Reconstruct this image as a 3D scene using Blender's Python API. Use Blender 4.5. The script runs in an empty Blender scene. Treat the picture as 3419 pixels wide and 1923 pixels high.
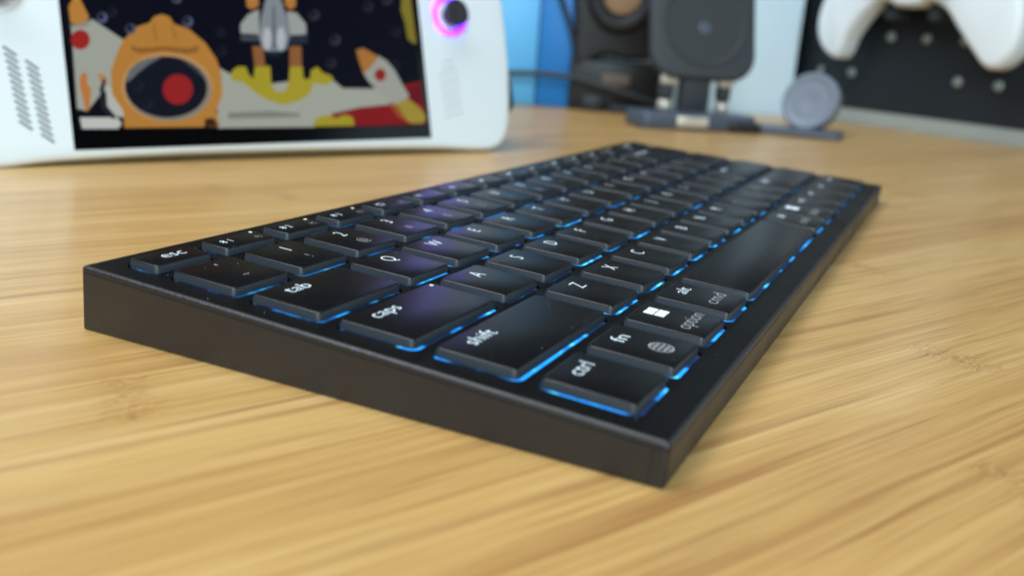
import bpy, math, random
from mathutils import Vector, Matrix
from mathutils.geometry import delaunay_2d_cdt

random.seed(7)
S = 0.001                       # everything below is measured in millimetres
scene = bpy.context.scene
C = scene.collection
R = math.radians

# ------------------------------------------------------------------ camera
cam = bpy.data.cameras.new('camera')
cam.sensor_width = 36.0
cam.lens = 36.0 * 3103.8 / 3419.0
cam.clip_start = 0.004
cam.clip_end = 20.0
cam.dof.use_dof = True
cam.dof.focus_distance = 0.196
cam.dof.aperture_fstop = 13.2
co = bpy.data.objects.new('camera', cam)
C.objects.link(co)
_r = Vector((0.442679, -0.894128, 0.067604))
_d = Vector((-0.212859, -0.178025, -0.960728))
_f = Vector((0.871049, 0.410904, -0.269131))
_m = Matrix((( _r.x, -_d.x, -_f.x, -0.11752),
             ( _r.y, -_d.y, -_f.y, -0.030176),
             ( _r.z, -_d.z, -_f.z, 0.061153),
             (0, 0, 0, 1)))
co.matrix_world = _m
scene.camera = co

# ------------------------------------------------------------------ room light
world = bpy.data.worlds.new('World')
scene.world = world
world.use_nodes = True
wb = world.node_tree.nodes['Background']
wb.inputs[0].default_value = (0.80, 0.90, 1.0, 1)
wb.inputs[1].default_value = 0.06

def area(name, loc, target, size, size_y, power, col):
    l = bpy.data.lights.new(name, 'AREA')
    l.shape = 'RECTANGLE'; l.size = size; l.size_y = size_y
    l.energy = power; l.color = col
    o = bpy.data.objects.new(name, l); C.objects.link(o)
    o.location = loc
    o.rotation_euler = (Vector(target) - Vector(loc)).to_track_quat('-Z', 'Y').to_euler()
    return o
area('window_light', (-0.45, 0.75, 1.3), (0.15, 0.1, 0), 0.8, 0.8, 16, (0.86, 0.94, 1.0))
area('ceiling_light', (0.15, 0.4, 1.6), (0.3, 0.15, 0), 0.9, 0.9, 14.5, (0.95, 0.98, 1.0))
area('room_light', (-1.2, -0.7, 0.8), (0.2, 0.1, 0), 1.0, 0.8, 30, (0.77, 0.95, 1.0))

vs = scene.view_settings
vs.view_transform = 'Standard'
vs.look = 'None'
vs.exposure = 0.0
vs.gamma = 1.0

# ------------------------------------------------------------------ helpers
def srgb(r, g, b):
    def f(c):
        c /= 255.0
        return c / 12.92 if c <= 0.04045 else ((c + 0.055) / 1.055) ** 2.4
    return (f(r), f(g), f(b), 1)

def mat(name, col, rough=0.5, metal=0.0, emit=None, es=0.0, spec=0.5, bump=0.0, bscale=900, vary=0.0, vscale=60):
    m = bpy.data.materials.new(name); m.use_nodes = True
    nt = m.node_tree; p = nt.nodes['Principled BSDF']
    p.inputs['Base Color'].default_value = col
    p.inputs['Roughness'].default_value = rough
    p.inputs['Metallic'].default_value = metal
    p.inputs['Specular IOR Level'].default_value = spec
    if emit:
        p.inputs['Emission Color'].default_value = emit
        p.inputs['Emission Strength'].default_value = es
    tc = nt.nodes.new('ShaderNodeTexCoord')
    if bump:
        n = nt.nodes.new('ShaderNodeTexNoise'); n.inputs['Scale'].default_value = bscale; n.inputs['Detail'].default_value = 3
        nt.links.new(tc.outputs['Object'], n.inputs['Vector'])
        b = nt.nodes.new('ShaderNodeBump'); b.inputs['Strength'].default_value = bump; b.inputs['Distance'].default_value = 0.0002
        nt.links.new(n.outputs['Fac'], b.inputs['Height']); nt.links.new(b.outputs['Normal'], p.inputs['Normal'])
    if vary:
        n = nt.nodes.new('ShaderNodeTexNoise'); n.inputs['Scale'].default_value = vscale; n.inputs['Detail'].default_value = 5
        nt.links.new(tc.outputs['Object'], n.inputs['Vector'])
        r = nt.nodes.new('ShaderNodeMapRange'); r.inputs[1].default_value = 0.3; r.inputs[2].default_value = 0.7
        r.inputs[3].default_value = rough - vary; r.inputs[4].default_value = rough + vary
        nt.links.new(n.outputs['Fac'], r.inputs[0]); nt.links.new(r.outputs[0], p.inputs['Roughness'])
    return m

class MB:
    """collects faces, then links them as one mesh object"""
    def __init__(s): s.v = []; s.f = []; s.mi = []
    def add(s, vs, fs, mi=0):
        o = len(s.v); s.v += [tuple(v) for v in vs]
        for f in fs: s.f.append([i + o for i in f]); s.mi.append(mi)
    def rings(s, rs, cap0=True, cap1=True, mi=0, first=None):
        n = len(rs[0]); vs = [p for r in rs for p in r]; fs = []
        for k in range(len(rs) - 1):
            for i in range(n):
                j = (i + 1) % n
                fs.append((k*n+i, k*n+j, (k+1)*n+j, (k+1)*n+i))
        if cap0: fs.append(tuple(reversed(range(n))))
        if cap1: fs.append(tuple(range((len(rs)-1)*n, len(rs)*n)))
        o = len(s.mi); s.add(vs, fs, mi)
        if first is not None:
            for q in range(n): s.mi[o+q] = first
            for q in range(n, n*(len(rs)-1)): s.mi[o+q] = first + 1
    def build(s, name, mats, parent=None, smooth=35, M=None, scale=S):
        me = bpy.data.meshes.new(name)
        vs = [Vector(v) for v in s.v]
        if M: vs = [M @ v for v in vs]
        me.from_pydata([v * scale for v in vs], [], s.f)
        if not isinstance(mats, (list, tuple)): mats = [mats]
        for m in mats: me.materials.append(m)
        for p, i in zip(me.polygons, s.mi): p.material_index = i
        me.validate(); me.update()
        if smooth:
            for p in me.polygons: p.use_smooth = True
            me.set_sharp_from_angle(angle=R(smooth))
        o = bpy.data.objects.new(name, me); C.objects.link(o)
        if parent: o.parent = parent
        return o

def rrect(x0, x1, y0, y1, r, seg=5):
    r = max(r, 0.02); o = []
    for cx, cy, a0 in ((x1-r, y1-r, 0), (x0+r, y1-r, 90), (x0+r, y0+r, 180), (x1-r, y0+r, 270)):
        for k in range(seg + 1):
            a = R(a0 + 90.0*k/seg); o.append((cx + r*math.cos(a), cy + r*math.sin(a)))
    return o

def inset(L, d):
    """move a CCW outline inward by d"""
    n = len(L); o = []
    for i in range(n):
        a, b, c = Vector(L[i-1]), Vector(L[i]), Vector(L[(i+1) % n])
        e1 = (b-a); e2 = (c-b)
        if e1.length < 1e-6: e1 = e2
        if e2.length < 1e-6: e2 = e1
        e1.normalize(); e2.normalize()
        n1 = Vector((-e1.y, e1.x)); n2 = Vector((-e2.y, e2.x)); m = n1 + n2
        if m.length < 1e-5: m = n1
        m.normalize(); k = max(0.5, m.dot(n1)); o.append(tuple(b + m * (d/k)))
    return o

def z3(L, z): return [(x, y, z) for x, y in L]

def slab(mb, L, z0, z1, bev, seg=3, bev0=None, mi=0):
    """a rounded slab from outline L between z0 and z1 (bevelled both sides)"""
    rs = []
    b0 = bev if bev0 is None else bev0
    for k in range(seg + 1):
        a = R(90.0*k/seg); rs.append(z3(inset(L, b0*(1-math.sin(a))), z0 + b0*(1-math.cos(a))))
    for k in range(seg + 1):
        a = R(90.0*k/seg); rs.append(z3(inset(L, bev*(1-math.cos(a))), z1 - bev*(1-math.sin(a))))
    mb.rings(rs, mi=mi)

def box(mb, x0, x1, y0, y1, z0, z1, b=0.3, mi=0): slab(mb, rrect(x0, x1, y0, y1, b, 2), z0, z1, b, 2, mi=mi)

def circle(cx, cy, r, n=40, ry=None): return [(cx + r*math.cos(2*math.pi*i/n), cy + (ry or r)*math.sin(2*math.pi*i/n)) for i in range(n)]

def lathe(mb, prof, n=48, cx=0, cy=0, mi=0, cap0=True, cap1=True):
    mb.rings([[(cx + r*math.cos(2*math.pi*i/n), cy + r*math.sin(2*math.pi*i/n), z) for i in range(n)] for r, z in prof], cap0, cap1, mi)

def tube(mb, pts, rad, n=10, mi=0):
    rs = []; P = [Vector(p) for p in pts]
    for i, p in enumerate(P):
        t = (P[min(i+1, len(P)-1)] - P[max(i-1, 0)]).normalized()
        a = t.cross(Vector((0, 0, 1)));
        if a.length < 0.05: a = t.cross(Vector((0, 1, 0)))
        a.normalize(); b = a.cross(t)
        r = rad[i] if isinstance(rad, (list, tuple)) else rad
        rs.append([p + (a*math.cos(2*math.pi*k/n) + b*math.sin(2*math.pi*k/n))*r for k in range(n)])
    mb.rings(rs, mi=mi)

def smooth_path(pts, k=8):
    P = [Vector(p) for p in pts]; P = [P[0]] + P + [P[-1]]; o = []
    for i in range(1, len(P)-2):
        for j in range(k):
            t = j/k
            o.append(0.5*((2*P[i]) + (P[i+1]-P[i-1])*t + (2*P[i-1]-5*P[i]+4*P[i+1]-P[i+2])*t*t + (3*P[i]-P[i-1]-3*P[i+1]+P[i+2])*t**3))
    o.append(P[-2]); return o

def stroke(mb, pts, w, closed=False, mi=0, z=0.0):
    """flat ribbon of width w along 2-D points"""
    P = [Vector(p[:2]) for p in pts]; n = len(P); L = []; Rr = []
    for i in range(n):
        if closed: a, c = P[i-1], P[(i+1) % n]
        else: a, c = P[max(i-1, 0)], P[min(i+1, n-1)]
        t = (c - a)
        t.normalize(); m = Vector((-t.y, t.x))*(w/2)
        L.append(P[i]+m); Rr.append(P[i]-m)
    vs = [(p.x, p.y, z) for p in L + Rr]; fs = []
    for i in range(n if closed else n-1):
        j = (i+1) % n; fs.append((n+i, n+j, j, i))
    mb.add(vs, fs, mi)

def frame(o, u, v, w):
    """matrix with columns u, v, w (mm) and origin o"""
    return Matrix(((u[0], v[0], w[0], o[0]), (u[1], v[1], w[1], o[1]), (u[2], v[2], w[2], o[2]), (0, 0, 0, 1)))

def empty(name, loc, label, cat, group=None, M=None):
    o = bpy.data.objects.new(name, None); C.objects.link(o); o.empty_display_size = 0.02
    if M: o.matrix_world = M
    else: o.location = Vector(loc)*S
    o['label'] = label; o['category'] = cat
    if group: o['group'] = group
    return o

def tag(o, label, cat, group=None):
    o['label'] = label; o['category'] = cat
    if group: o['group'] = group
    return o

def local(M3, loc):
    """world matrix for an Empty: rotation columns M3, location mm"""
    m = frame([c*S for c in loc], *M3); return m

# ------------------------------------------------------------------ bamboo desk
def bamboo():
    m = bpy.data.materials.new('bamboo'); m.use_nodes = True
    nt = m.node_tree; N = nt.nodes; Lk = nt.links; p = N['Principled BSDF']
    def nd(t, **k):
        n = N.new(t)
        for a, b in k.items(): setattr(n, a, b)
        return n
    def math_(op, a, b=None, c=None):
        n = nd('ShaderNodeMath', operation=op)
        for i, x in enumerate((a, b, c)):
            if x is None: continue
            if isinstance(x, (int, float)): n.inputs[i].default_value = x
            else: Lk.new(x, n.inputs[i])
        return n.outputs[0]
    tc = nd('ShaderNodeTexCoord')
    mp = nd('ShaderNodeMapping'); mp.inputs['Rotation'].default_value = (0, 0, R(26.3))
    mp.inputs['Scale'].default_value = (1000, 1000, 1000)           # now in millimetres, x along the grain
    Lk.new(tc.outputs['Object'], mp.inputs['Vector'])
    # gentle waviness of the grain
    wn = nd('ShaderNodeTexNoise'); wn.inputs['Scale'].default_value = 0.012; wn.inputs['Detail'].default_value = 1
    Lk.new(mp.outputs[0], wn.inputs['Vector'])
    sep = nd('ShaderNodeSeparateXYZ'); Lk.new(mp.outputs[0], sep.inputs[0])
    X = sep.outputs[0]
    Y = math_('ADD', sep.outputs[1], math_('MULTIPLY', math_('SUBTRACT', wn.outputs[0], 0.5), 2.6))
    # strips about 19 mm wide, butt-jointed pieces of random offset
    sy = math_('FLOOR', math_('DIVIDE', Y, 19.0))
    w1 = nd('ShaderNodeTexWhiteNoise', noise_dimensions='1D'); Lk.new(sy, w1.inputs['W'])
    off = math_('MULTIPLY', w1.outputs['Value'], 730.0)
    Xo = math_('ADD', X, off)
    def vec(x, y, z=0.0):
        c = nd('ShaderNodeCombineXYZ')
        for i, q in enumerate((x, y, z)):
            if isinstance(q, (int, float)): c.inputs[i].default_value = q
            else: Lk.new(q, c.inputs[i])
        return c.outputs[0]
    def noise(v, sc, det=4, rough=0.5, dist=0.0):
        n = nd('ShaderNodeTexNoise'); n.inputs['Scale'].default_value = sc; n.inputs['Detail'].default_value = det
        n.inputs['Roughness'].default_value = rough; n.inputs['Distortion'].default_value = dist
        Lk.new(v, n.inputs['Vector']); return n.outputs[0]
    # nodes (the knuckles of the culm): every 240 mm along each strip
    per = 210.0
    fr = math_('FRACT', math_('DIVIDE', Xo, per))
    dn = math_('MULTIPLY', math_('SUBTRACT', fr, 0.5), per)          # mm from the node
    dn2 = math_('ADD', dn, math_('MULTIPLY', math_('SUBTRACT', noise(vec(math_('MULTIPLY', X, 0.3), Y, sy), 0.22, 2), 0.5), 14.0))
    nmask = math_('SUBTRACT', 1.0, math_('SMOOTH_MIN', math_('DIVIDE', math_('ABSOLUTE', dn2), 6.5), 1.0, 0.25))
    nmask = math_('MAXIMUM', nmask, 0.0)
    w2 = nd('ShaderNodeTexWhiteNoise', noise_dimensions='1D'); Lk.new(math_('ADD', math_('FLOOR', math_('DIVIDE', Xo, per)), math_('MULTIPLY', sy, 7.31)), w2.inputs['W'])
    nmask = math_('MULTIPLY', nmask, math_('GREATER_THAN', w2.outputs['Value'], 0.45))
    # the grain swells around a node
    Yw = math_('ADD', Y, math_('MULTIPLY', nmask, math_('MULTIPLY', math_('SUBTRACT', noise(vec(X, Y, 3.0), 0.16, 3, 0.6), 0.5), 9.0)))
    g1 = noise(vec(math_('MULTIPLY', Xo, 0.010), math_('MULTIPLY', Yw, 0.62), sy), 1.0, 6, 0.70)      # broad streaks
    g2 = noise(vec(math_('MULTIPLY', Xo, 0.016), math_('MULTIPLY', Yw, 1.7), 4.0), 1.0, 4, 0.65)      # fibres
    g3 = noise(vec(math_('MULTIPLY', X, 0.006), math_('MULTIPLY', Y, 0.11), 9.0), 1.0, 3, 0.5)        # large drift
    squig = noise(vec(math_('MULTIPLY', X, 0.32), math_('MULTIPLY', Y, 1.5), 2.0), 1.0, 3, 0.6, 1.2)
    ramp = nd('ShaderNodeValToRGB')
    e = ramp.color_ramp.elements
    e[0].position = 0.24; e[0].color = BAM[0]
    e[1].position = 0.76; e[1].color = BAM[3]
    for pos, c in ((0.42, BAM[1]), (0.56, BAM[2])):
        q = e.new(pos); q.color = c
    g4 = noise(vec(math_('MULTIPLY', Xo, 0.020), math_('MULTIPLY', Yw, 6.0), 21.0), 1.0, 3, 0.6)     # hair-fine lines
    t = math_('ADD', math_('MULTIPLY', g1, 0.55), math_('ADD', math_('MULTIPLY', w1.outputs['Value'], 0.13), math_('MULTIPLY', g3, 0.38)))
    Lk.new(t, ramp.inputs['Fac'])
    # thin dark fibres and the bright ones
    fib = nd('ShaderNodeMapRange'); fib.inputs[1].default_value = 0.38; fib.inputs[2].default_value = 0.475
    fib.inputs[3].default_value = 0.48; fib.inputs[4].default_value = 1.0
    Lk.new(math_('ADD', math_('MULTIPLY', g2, 0.6), math_('MULTIPLY', g4, 0.4)), fib.inputs[0])
    mul = nd('ShaderNodeMix', data_type='RGBA', blend_type='MULTIPLY'); mul.inputs[0].default_value = 0.8
    Lk.new(ramp.outputs[0], mul.inputs[6])
    # crisp hairlines that run along the grain
    def lines(v, w):
        a = math_('ABSOLUTE', math_('SUBTRACT', v, 0.5))
        q = nd('ShaderNodeMapRange'); q.inputs[1].default_value = 0.0; q.inputs[2].default_value = w; Lk.new(a, q.inputs[0]); return q.outputs[0]
    l1 = lines(noise(vec(math_('MULTIPLY', Xo, 0.007), math_('MULTIPLY', Yw, 0.75), 31.0), 1.0, 2, 0.5), 0.030)
    l2 = lines(noise(vec(math_('MULTIPLY', Xo, 0.010), math_('MULTIPLY', Yw, 1.5), 37.0), 1.0, 2, 0.5), 0.045)
    gate = nd('ShaderNodeMapRange'); gate.inputs[1].default_value = 0.40; gate.inputs[2].default_value = 0.60
    Lk.new(noise(vec(math_('MULTIPLY', Xo, 0.02), math_('MULTIPLY', Y, 0.10), 41.0), 1.0, 2, 0.5), gate.inputs[0])
    ll = math_('MULTIPLY', math_('SUBTRACT', 2.0, math_('ADD', l1, l2)), gate.outputs[0])
    fibv = math_('SUBTRACT', fib.outputs[0], math_('MULTIPLY', ll, 0.20))
    cb = nd('ShaderNodeCombineColor'); Lk.new(fibv, cb.inputs[0])
    Lk.new(math_('POWER', fibv, 1.25), cb.inputs[1]); Lk.new(math_('POWER', fibv, 1.7), cb.inputs[2])
    Lk.new(cb.outputs[0], mul.inputs[7])
    # brown veins, rare and long
    vn = noise(vec(math_('MULTIPLY', Xo, 0.0055), math_('MULTIPLY', Yw, 0.21), 17.0), 1.0, 4, 0.55)
    vm = nd('ShaderNodeMapRange'); vm.inputs[1].default_value = 0.57; vm.inputs[2].default_value = 0.70; Lk.new(vn, vm.inputs[0])
    m2 = nd('ShaderNodeMix', data_type='RGBA'); Lk.new(math_('MULTIPLY', vm.outputs[0], 0.6), m2.inputs[0])
    Lk.new(mul.outputs[2], m2.inputs[6]); m2.inputs[7].default_value = BAM[4]
    # node squiggles
    sm = nd('ShaderNodeMapRange'); sm.inputs[1].default_value = 0.54; sm.inputs[2].default_value = 0.40; Lk.new(squig, sm.inputs[0])
    m3 = nd('ShaderNodeMix', data_type='RGBA'); Lk.new(math_('MULTIPLY', math_('MULTIPLY', sm.outputs[0], nmask), 0.62), m3.inputs[0])
    Lk.new(m2.outputs[2], m3.inputs[6]); m3.inputs[7].default_value = BAM[4]
    Lk.new(m3.outputs[2], p.inputs['Base Color'])
    rr = nd('ShaderNodeMapRange'); rr.inputs[3].default_value = 0.36; rr.inputs[4].default_value = 0.50; p.inputs['Coat Weight'].default_value = 0.35; p.inputs['Coat Roughness'].default_value = 0.22; Lk.new(g1, rr.inputs[0])
    Lk.new(rr.outputs[0], p.inputs['Roughness'])
    bp = nd('ShaderNodeBump'); bp.inputs['Strength'].default_value = 0.25; bp.inputs['Distance'].default_value = 0.0001
    Lk.new(g2, bp.inputs['Height']); Lk.new(bp.outputs[0], p.inputs['Normal'])
    return m
BAM = [srgb(164, 121, 67), srgb(189, 146, 87), srgb(204, 164, 101), srgb(221, 187, 131), srgb(142, 90, 44)]
m_bamboo = bamboo()
# the desk top: its back edge follows the wall, its right edge the pegboard ledge
mb = MB()
desk_out = [(-900, -900), (180, -922), (689, -70), (775, 74), (772, 131), (600, 297), (60, 818), (-900, 818)]
slab(mb, desk_out, -25, 0, 0.8, 2)
desk = mb.build('desk', m_bamboo); desk['kind'] = 'structure'

# ------------------------------------------------------------------ keyboard
EY = Vector((0, 0.998883, -0.047243)); EZ = Vector((0, 0.047243, 0.998883))
# keyboard millimetres (x right, y back, z=0 at the key tops) -> world
KM3 = ((1, 0, 0), tuple(EY), tuple(EZ))
# EY/EZ above are world axes seen from the keyboard: world = M @ (X - FL)
FLX, FLY, FLZ = -5.885, 26.852, -8.795
M = Matrix(((1, 0, 0), (0, 0.998883, -0.047243), (0, 0.047243, 0.998883)))
kmat = M.to_4x4()
kb = empty('keyboard', (0, 0, 0), 'slim black backlit keyboard lying on the bamboo desk', 'keyboard', M=kmat)
KO = Matrix.Translation((-FLX, -FLY, -FLZ))

m_case = mat('case_plastic', srgb(30, 30, 33), 0.42, spec=0.6, bump=0.5, bscale=2200, vary=0.08, vscale=40)
m_plate = mat('plate_plastic', srgb(13, 13, 13), 0.40, spec=0.12, bump=0.3, bscale=2600, vary=0.05, vscale=30)
m_key = mat('key_plastic', srgb(13, 13, 15), 0.33, spec=0.13, bump=0.12, bscale=3000)
m_kside = mat('key_side_lit', srgb(46, 52, 60), 0.45, bump=0.3, bscale=3000)  # walls coloured lighter than the tops, standing in for light falling on them
m_kedge = mat('key_edge_plastic', srgb(22, 23, 26), 0.26, spec=0.5)
m_leg = mat('legend_lit', srgb(190, 205, 215), 0.5, emit=(0.72, 0.90, 1.0, 1), es=0.68)
m_leg2 = mat('legend_dim', srgb(150, 154, 158), 0.5, emit=(0.8, 0.9, 1.0, 1), es=0.1)

def backlight_mat():
    m = bpy.data.materials.new('backlight'); m.use_nodes = True
    nt = m.node_tree; p = nt.nodes['Principled BSDF']
    tc = nt.nodes.new('ShaderNodeTexCoord')
    n = nt.nodes.new('ShaderNodeTexVoronoi'); n.inputs['Scale'].default_value = 330
    nt.links.new(tc.outputs['Object'], n.inputs['Vector'])
    r = nt.nodes.new('ShaderNodeMapRange'); r.inputs[1].default_value = 0.12; r.inputs[2].default_value = 0.45
    r.inputs[3].default_value = 1.0; r.inputs[4].default_value = 0.0
    nt.links.new(n.outputs['Distance'], r.inputs[0])
    n2 = nt.nodes.new('ShaderNodeTexNoise'); n2.inputs['Scale'].default_value = 115; n2.inputs['Detail'].default_value = 2
    nt.links.new(tc.outputs['Object'], n2.inputs['Vector'])
    r2 = nt.nodes.new('ShaderNodeMapRange'); r2.inputs[1].default_value = 0.47; r2.inputs[2].default_value = 0.57
    nt.links.new(n2.outputs['Fac'], r2.inputs[0])
    mu = nt.nodes.new('ShaderNodeMath'); mu.operation = 'MULTIPLY'
    nt.links.new(r.outputs[0], mu.inputs[0]); nt.links.new(r2.outputs[0], mu.inputs[1])
    cr = nt.nodes.new('ShaderNodeMix'); cr.data_type = 'RGBA'
    cr.inputs[6].default_value = (0.008, 0.27, 0.9, 1); cr.inputs[7].default_value = (0.10, 0.80, 1.0, 1)
    nt.links.new(mu.outputs[0], cr.inputs[0])
    st = nt.nodes.new('ShaderNodeMath'); st.operation = 'MULTIPLY_ADD'
    nt.links.new(r2.outputs[0], st.inputs[0]); st.inputs[1].default_value = 2.2; st.inputs[2].default_value = 0.04
    # glow painted weaker to the right and back, so the far gaps look dark
    sp = nt.nodes.new('ShaderNodeSeparateXYZ'); nt.links.new(tc.outputs['Object'], sp.inputs[0])
    fx = nt.nodes.new('ShaderNodeMapRange'); fx.inputs[1].default_value = 0.13; fx.inputs[2].default_value = 0.22
    fx.inputs[3].default_value = 1.0; fx.inputs[4].default_value = 0.13; nt.links.new(sp.outputs[0], fx.inputs[0])
    fy = nt.nodes.new('ShaderNodeMapRange'); fy.inputs[1].default_value = 0.040; fy.inputs[2].default_value = 0.095
    fy.inputs[3].default_value = 1.0; fy.inputs[4].default_value = 0.20; nt.links.new(sp.outputs[1], fy.inputs[0])
    f1 = nt.nodes.new('ShaderNodeMath'); f1.operation = 'MULTIPLY'; nt.links.new(fx.outputs[0], f1.inputs[0]); nt.links.new(fy.outputs[0], f1.inputs[1])
    f2 = nt.nodes.new('ShaderNodeMath'); f2.operation = 'MULTIPLY'; nt.links.new(f1.outputs[0], f2.inputs[0]); nt.links.new(st.outputs[0], f2.inputs[1])
    nt.links.new(cr.outputs[2], p.inputs['Emission Color']); nt.links.new(f2.outputs[0], p.inputs['Emission Strength'])
    p.inputs['Base Color'].default_value = (0.05, 0.1, 0.3, 1)
    return m
m_back = backlight_mat()
m_dot = mat('indicator', srgb(210, 215, 220), 0.5, emit=(0.9, 0.95, 1, 1), es=0.8)

# rows: (back y, front y)
ROW = [(136.5, 129.2), (125.4, 110.4), (106.5, 91.5), (87.4, 72.4), (68.4, 53.4), (49.4, 33.6)]
PT = 19.05; KW = 15.05
XR = 291.5
keys = []      # row, x0, x1, text, secondary, kind
keys.append((0, 0.0, 14.2, 'esc', None))
F2 = ['F%d' % (i+1) for i in range(12)]
F1 = ['*1', '*2', '*3', 'usb', 'dim', 'sun', 'mic', 'prev', 'play', 'next', 'mute', 'vol']
for i in range(12): keys.append((0, 18.6 + PT*i, 18.6 + PT*i + KW, F1[i], F2[i]))
keys += [(0, 247.3, 267.0, 'prt', None), (0, 271.0, XR, 'del', None)]
for i, (a, b) in enumerate(zip('`1234567890-=', '~!@#$%^&*()_+')): keys.append((1, PT*i, PT*i + KW, a, b))
keys.append((1, PT*13, XR, 'backspace', None))
keys.append((2, 0, 25.5, 'tab', None))
for i, a in enumerate('QWERTYUIOP'): keys.append((2, 29.4 + PT*i, 29.4 + PT*i + KW, a, None))
for i, (a, b) in enumerate((('[', '{'), (']', '}'))): keys.append((2, 29.4 + PT*(10+i), 29.4 + PT*(10+i) + KW, a, b))
keys.append((2, 258.0, XR, '\\', '|'))
keys.append((3, 0, 29.7, 'caps', None))
for i, a in enumerate('ASDFGHJKL'): keys.append((3, 33.6 + PT*i, 33.6 + PT*i + KW, a, None))
for i, (a, b) in enumerate(((';', ':'), ("'", '"'))): keys.append((3, 33.6 + PT*(9+i), 33.6 + PT*(9+i) + KW, a, b))
keys.append((3, 243.1, XR, 'enter', None))
keys.append((4, 0, 38.7, 'shift', None))
for i, a in enumerate('ZXCVBNM'): keys.append((4, 43.0 + PT*i, 43.0 + PT*i + KW, a, None))
for i, (a, b) in enumerate(((',', '<'), ('.', '>'), ('/', '?'))): keys.append((4, 43.0 + PT*(7+i), 43.0 + PT*(7+i) + KW, a, b))
keys.append((4, 233.5, XR, 'shift', None))
BP = 18.92; BW = BP - 4.0
for i, (a, b) in enumerate((('ctrl', None), ('fn', 'globe'), ('win', 'option'), ('alt', 'cmd'))): keys.append((5, BP*i, BP*i + BW, a, b))
keys.append((5, BP*4, 162.4, 'space', None))
for i, (a, b) in enumerate((('alt', 'cmd'), ('win', 'option'), ('ctrl', None))): keys.append((5, 166.4 + BP*i, 166.4 + BP*i + BW, a, b))
keys.append((5, 223.2, 242.4, 'left', None))
keys.append((5, 246.4, 267.2, 'up', None))
keys.append((5, 271.2, XR, 'right', None))

CX0, CX1, CY0, CY1 = -6.1, 299.5, 26.35, 142.4
PZ = -1.55                      # top of the plate under the key tops
# case: flat top with a cut-out round every key, bevelled skirt down to the desk
def zbot(y): return -8.795 - (y - 26.852)*0.047296
mb = MB()
outer = rrect(CX0, CX1, CY0, CY1, 0.95, 7)
top = inset(outer, 0.75)
verts = [Vector(p) for p in top]; edges = [(i, (i+1) % len(top)) for i in range(len(top))]
holes = []
def hole_rect(r, x0, x1):
    yb, yf = ROW[r]
    return (x0-0.85, x1+0.7, yf-0.92, yb+0.6)
for r, x0, x1, a, b in keys:
    hr = hole_rect(r, x0, x1); L = rrect(*hr, 1.7, 5); o = len(verts)
    verts += [Vector(p) for p in L]; edges += [(o+i, o+(i+1) % len(L)) for i in range(len(L))]; holes.append((hr, L))
vo, eo, fo, *_ = delaunay_2d_cdt(verts, edges, [], 1, 1e-5)
fs = []
def inside(x, y, L):
    c = False; n = len(L)
    for i in range(n):
        x1_, y1_ = L[i]; x2_, y2_ = L[i-1]
        if (y1_ > y) != (y2_ > y) and x < (x2_-x1_)*(y-y1_)/(y2_-y1_) + x1_: c = not c
    return c
for f in fo:
    cx = sum(vo[i].x for i in f)/len(f); cy = sum(vo[i].y for i in f)/len(f)
    if not inside(cx, cy, top): continue
    if any(h[0] < cx < h[1] and h[2] < cy < h[3] and inside(cx, cy, L) for h, L in holes): continue
    a, b, c = (vo[i] for i in f[:3])
    if (b-a).cross(c-a) < 0: f = list(reversed(f))
    fs.append(tuple(f))
mb.add([(v.x, v.y, PZ) for v in vo], fs, 1)
for h, L in holes:
    rs = [z3(L, PZ), z3(L, PZ-0.85)]
    n = len(L); mb.add([p for r_ in rs for p in r_], [(i, (i+1) % n, n+(i+1) % n, n+i) for i in range(n)], 1)
rs = []
for k in range(5):
    a = R(90*k/4); L = inset(outer, 0.75*(1-math.sin(a))); rs.append(z3(L, PZ - 0.75*(1-math.cos(a))))
rs = list(reversed(rs))
low = []
for k in range(5):
    a = R(90*k/4); L = inset(outer, 0.35*(1-math.sin(a)))
    low.append([(x, y, zbot(y) + 0.02 + 0.35*(1-math.cos(a))) for x, y in L])
lip = [z3(inset(outer, i_), PZ - z_) for i_, z_ in ((0, 1.32), (0.16, 1.28), (0.16, 1.08), (0, 1.04))]
mb.rings(low + lip + rs[:], True, False)
case = mb.build('case', [m_case, m_plate], kb, 40, KO)
mb = MB()
mb.add([(CX0+1.2, CY0+1.2, PZ-0.8), (CX1-1.2, CY0+1.2, PZ-0.8), (CX1-1.2, CY1-1.2, PZ-0.8), (CX0+1.2, CY1-1.2, PZ-0.8)], [(0, 1, 2, 3)])
bl = mb.build('backlight_panel', m_back, kb, 0, KO)

# text and icons
_fc = {}
TW = {'esc': 5.6, 'tab': 6.2, 'caps': 7.6, 'shift': 8.2, 'ctrl': 6.0, 'fn': 4.0, 'alt': 5.0, 'option': 11.2, 'cmd': 8.6, 'enter': 8.6, 'backspace': 15, 'del': 5}
def text_mesh(mb, txt, cx, cy, size, z, sx=0.88, mi=0):
    if txt not in _fc:
        cu = bpy.data.curves.new('t', 'FONT'); cu.body = txt; cu.size = 1.0; cu.resolution_u = 3; cu.offset = -0.013
        ob = bpy.data.objects.new('t', cu); C.objects.link(ob)
        me = bpy.data.meshes.new_from_object(ob)
        vs = [(v.co.x, v.co.y) for v in me.vertices]; fs_ = [tuple(p.vertices) for p in me.polygons]
        bpy.data.objects.remove(ob); bpy.data.curves.remove(cu); bpy.data.meshes.remove(me)
        _fc[txt] = (vs, fs_)
    vs, fs_ = _fc[txt]
    if not vs: return
    x0 = min(v[0] for v in vs); x1 = max(v[0] for v in vs)
    if txt in TW: sx = TW[txt]/(x1-x0)/size
    mid = (x0+x1)/2; ym = 0.36 if len(txt) == 1 and txt not in "`~-_^'\"," else (0.27 if len(txt) > 1 else 0.36)
    mb.add([((x-mid)*size*sx + cx, (y-ym)*size + cy, z) for x, y in vs], fs_, mi)

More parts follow.
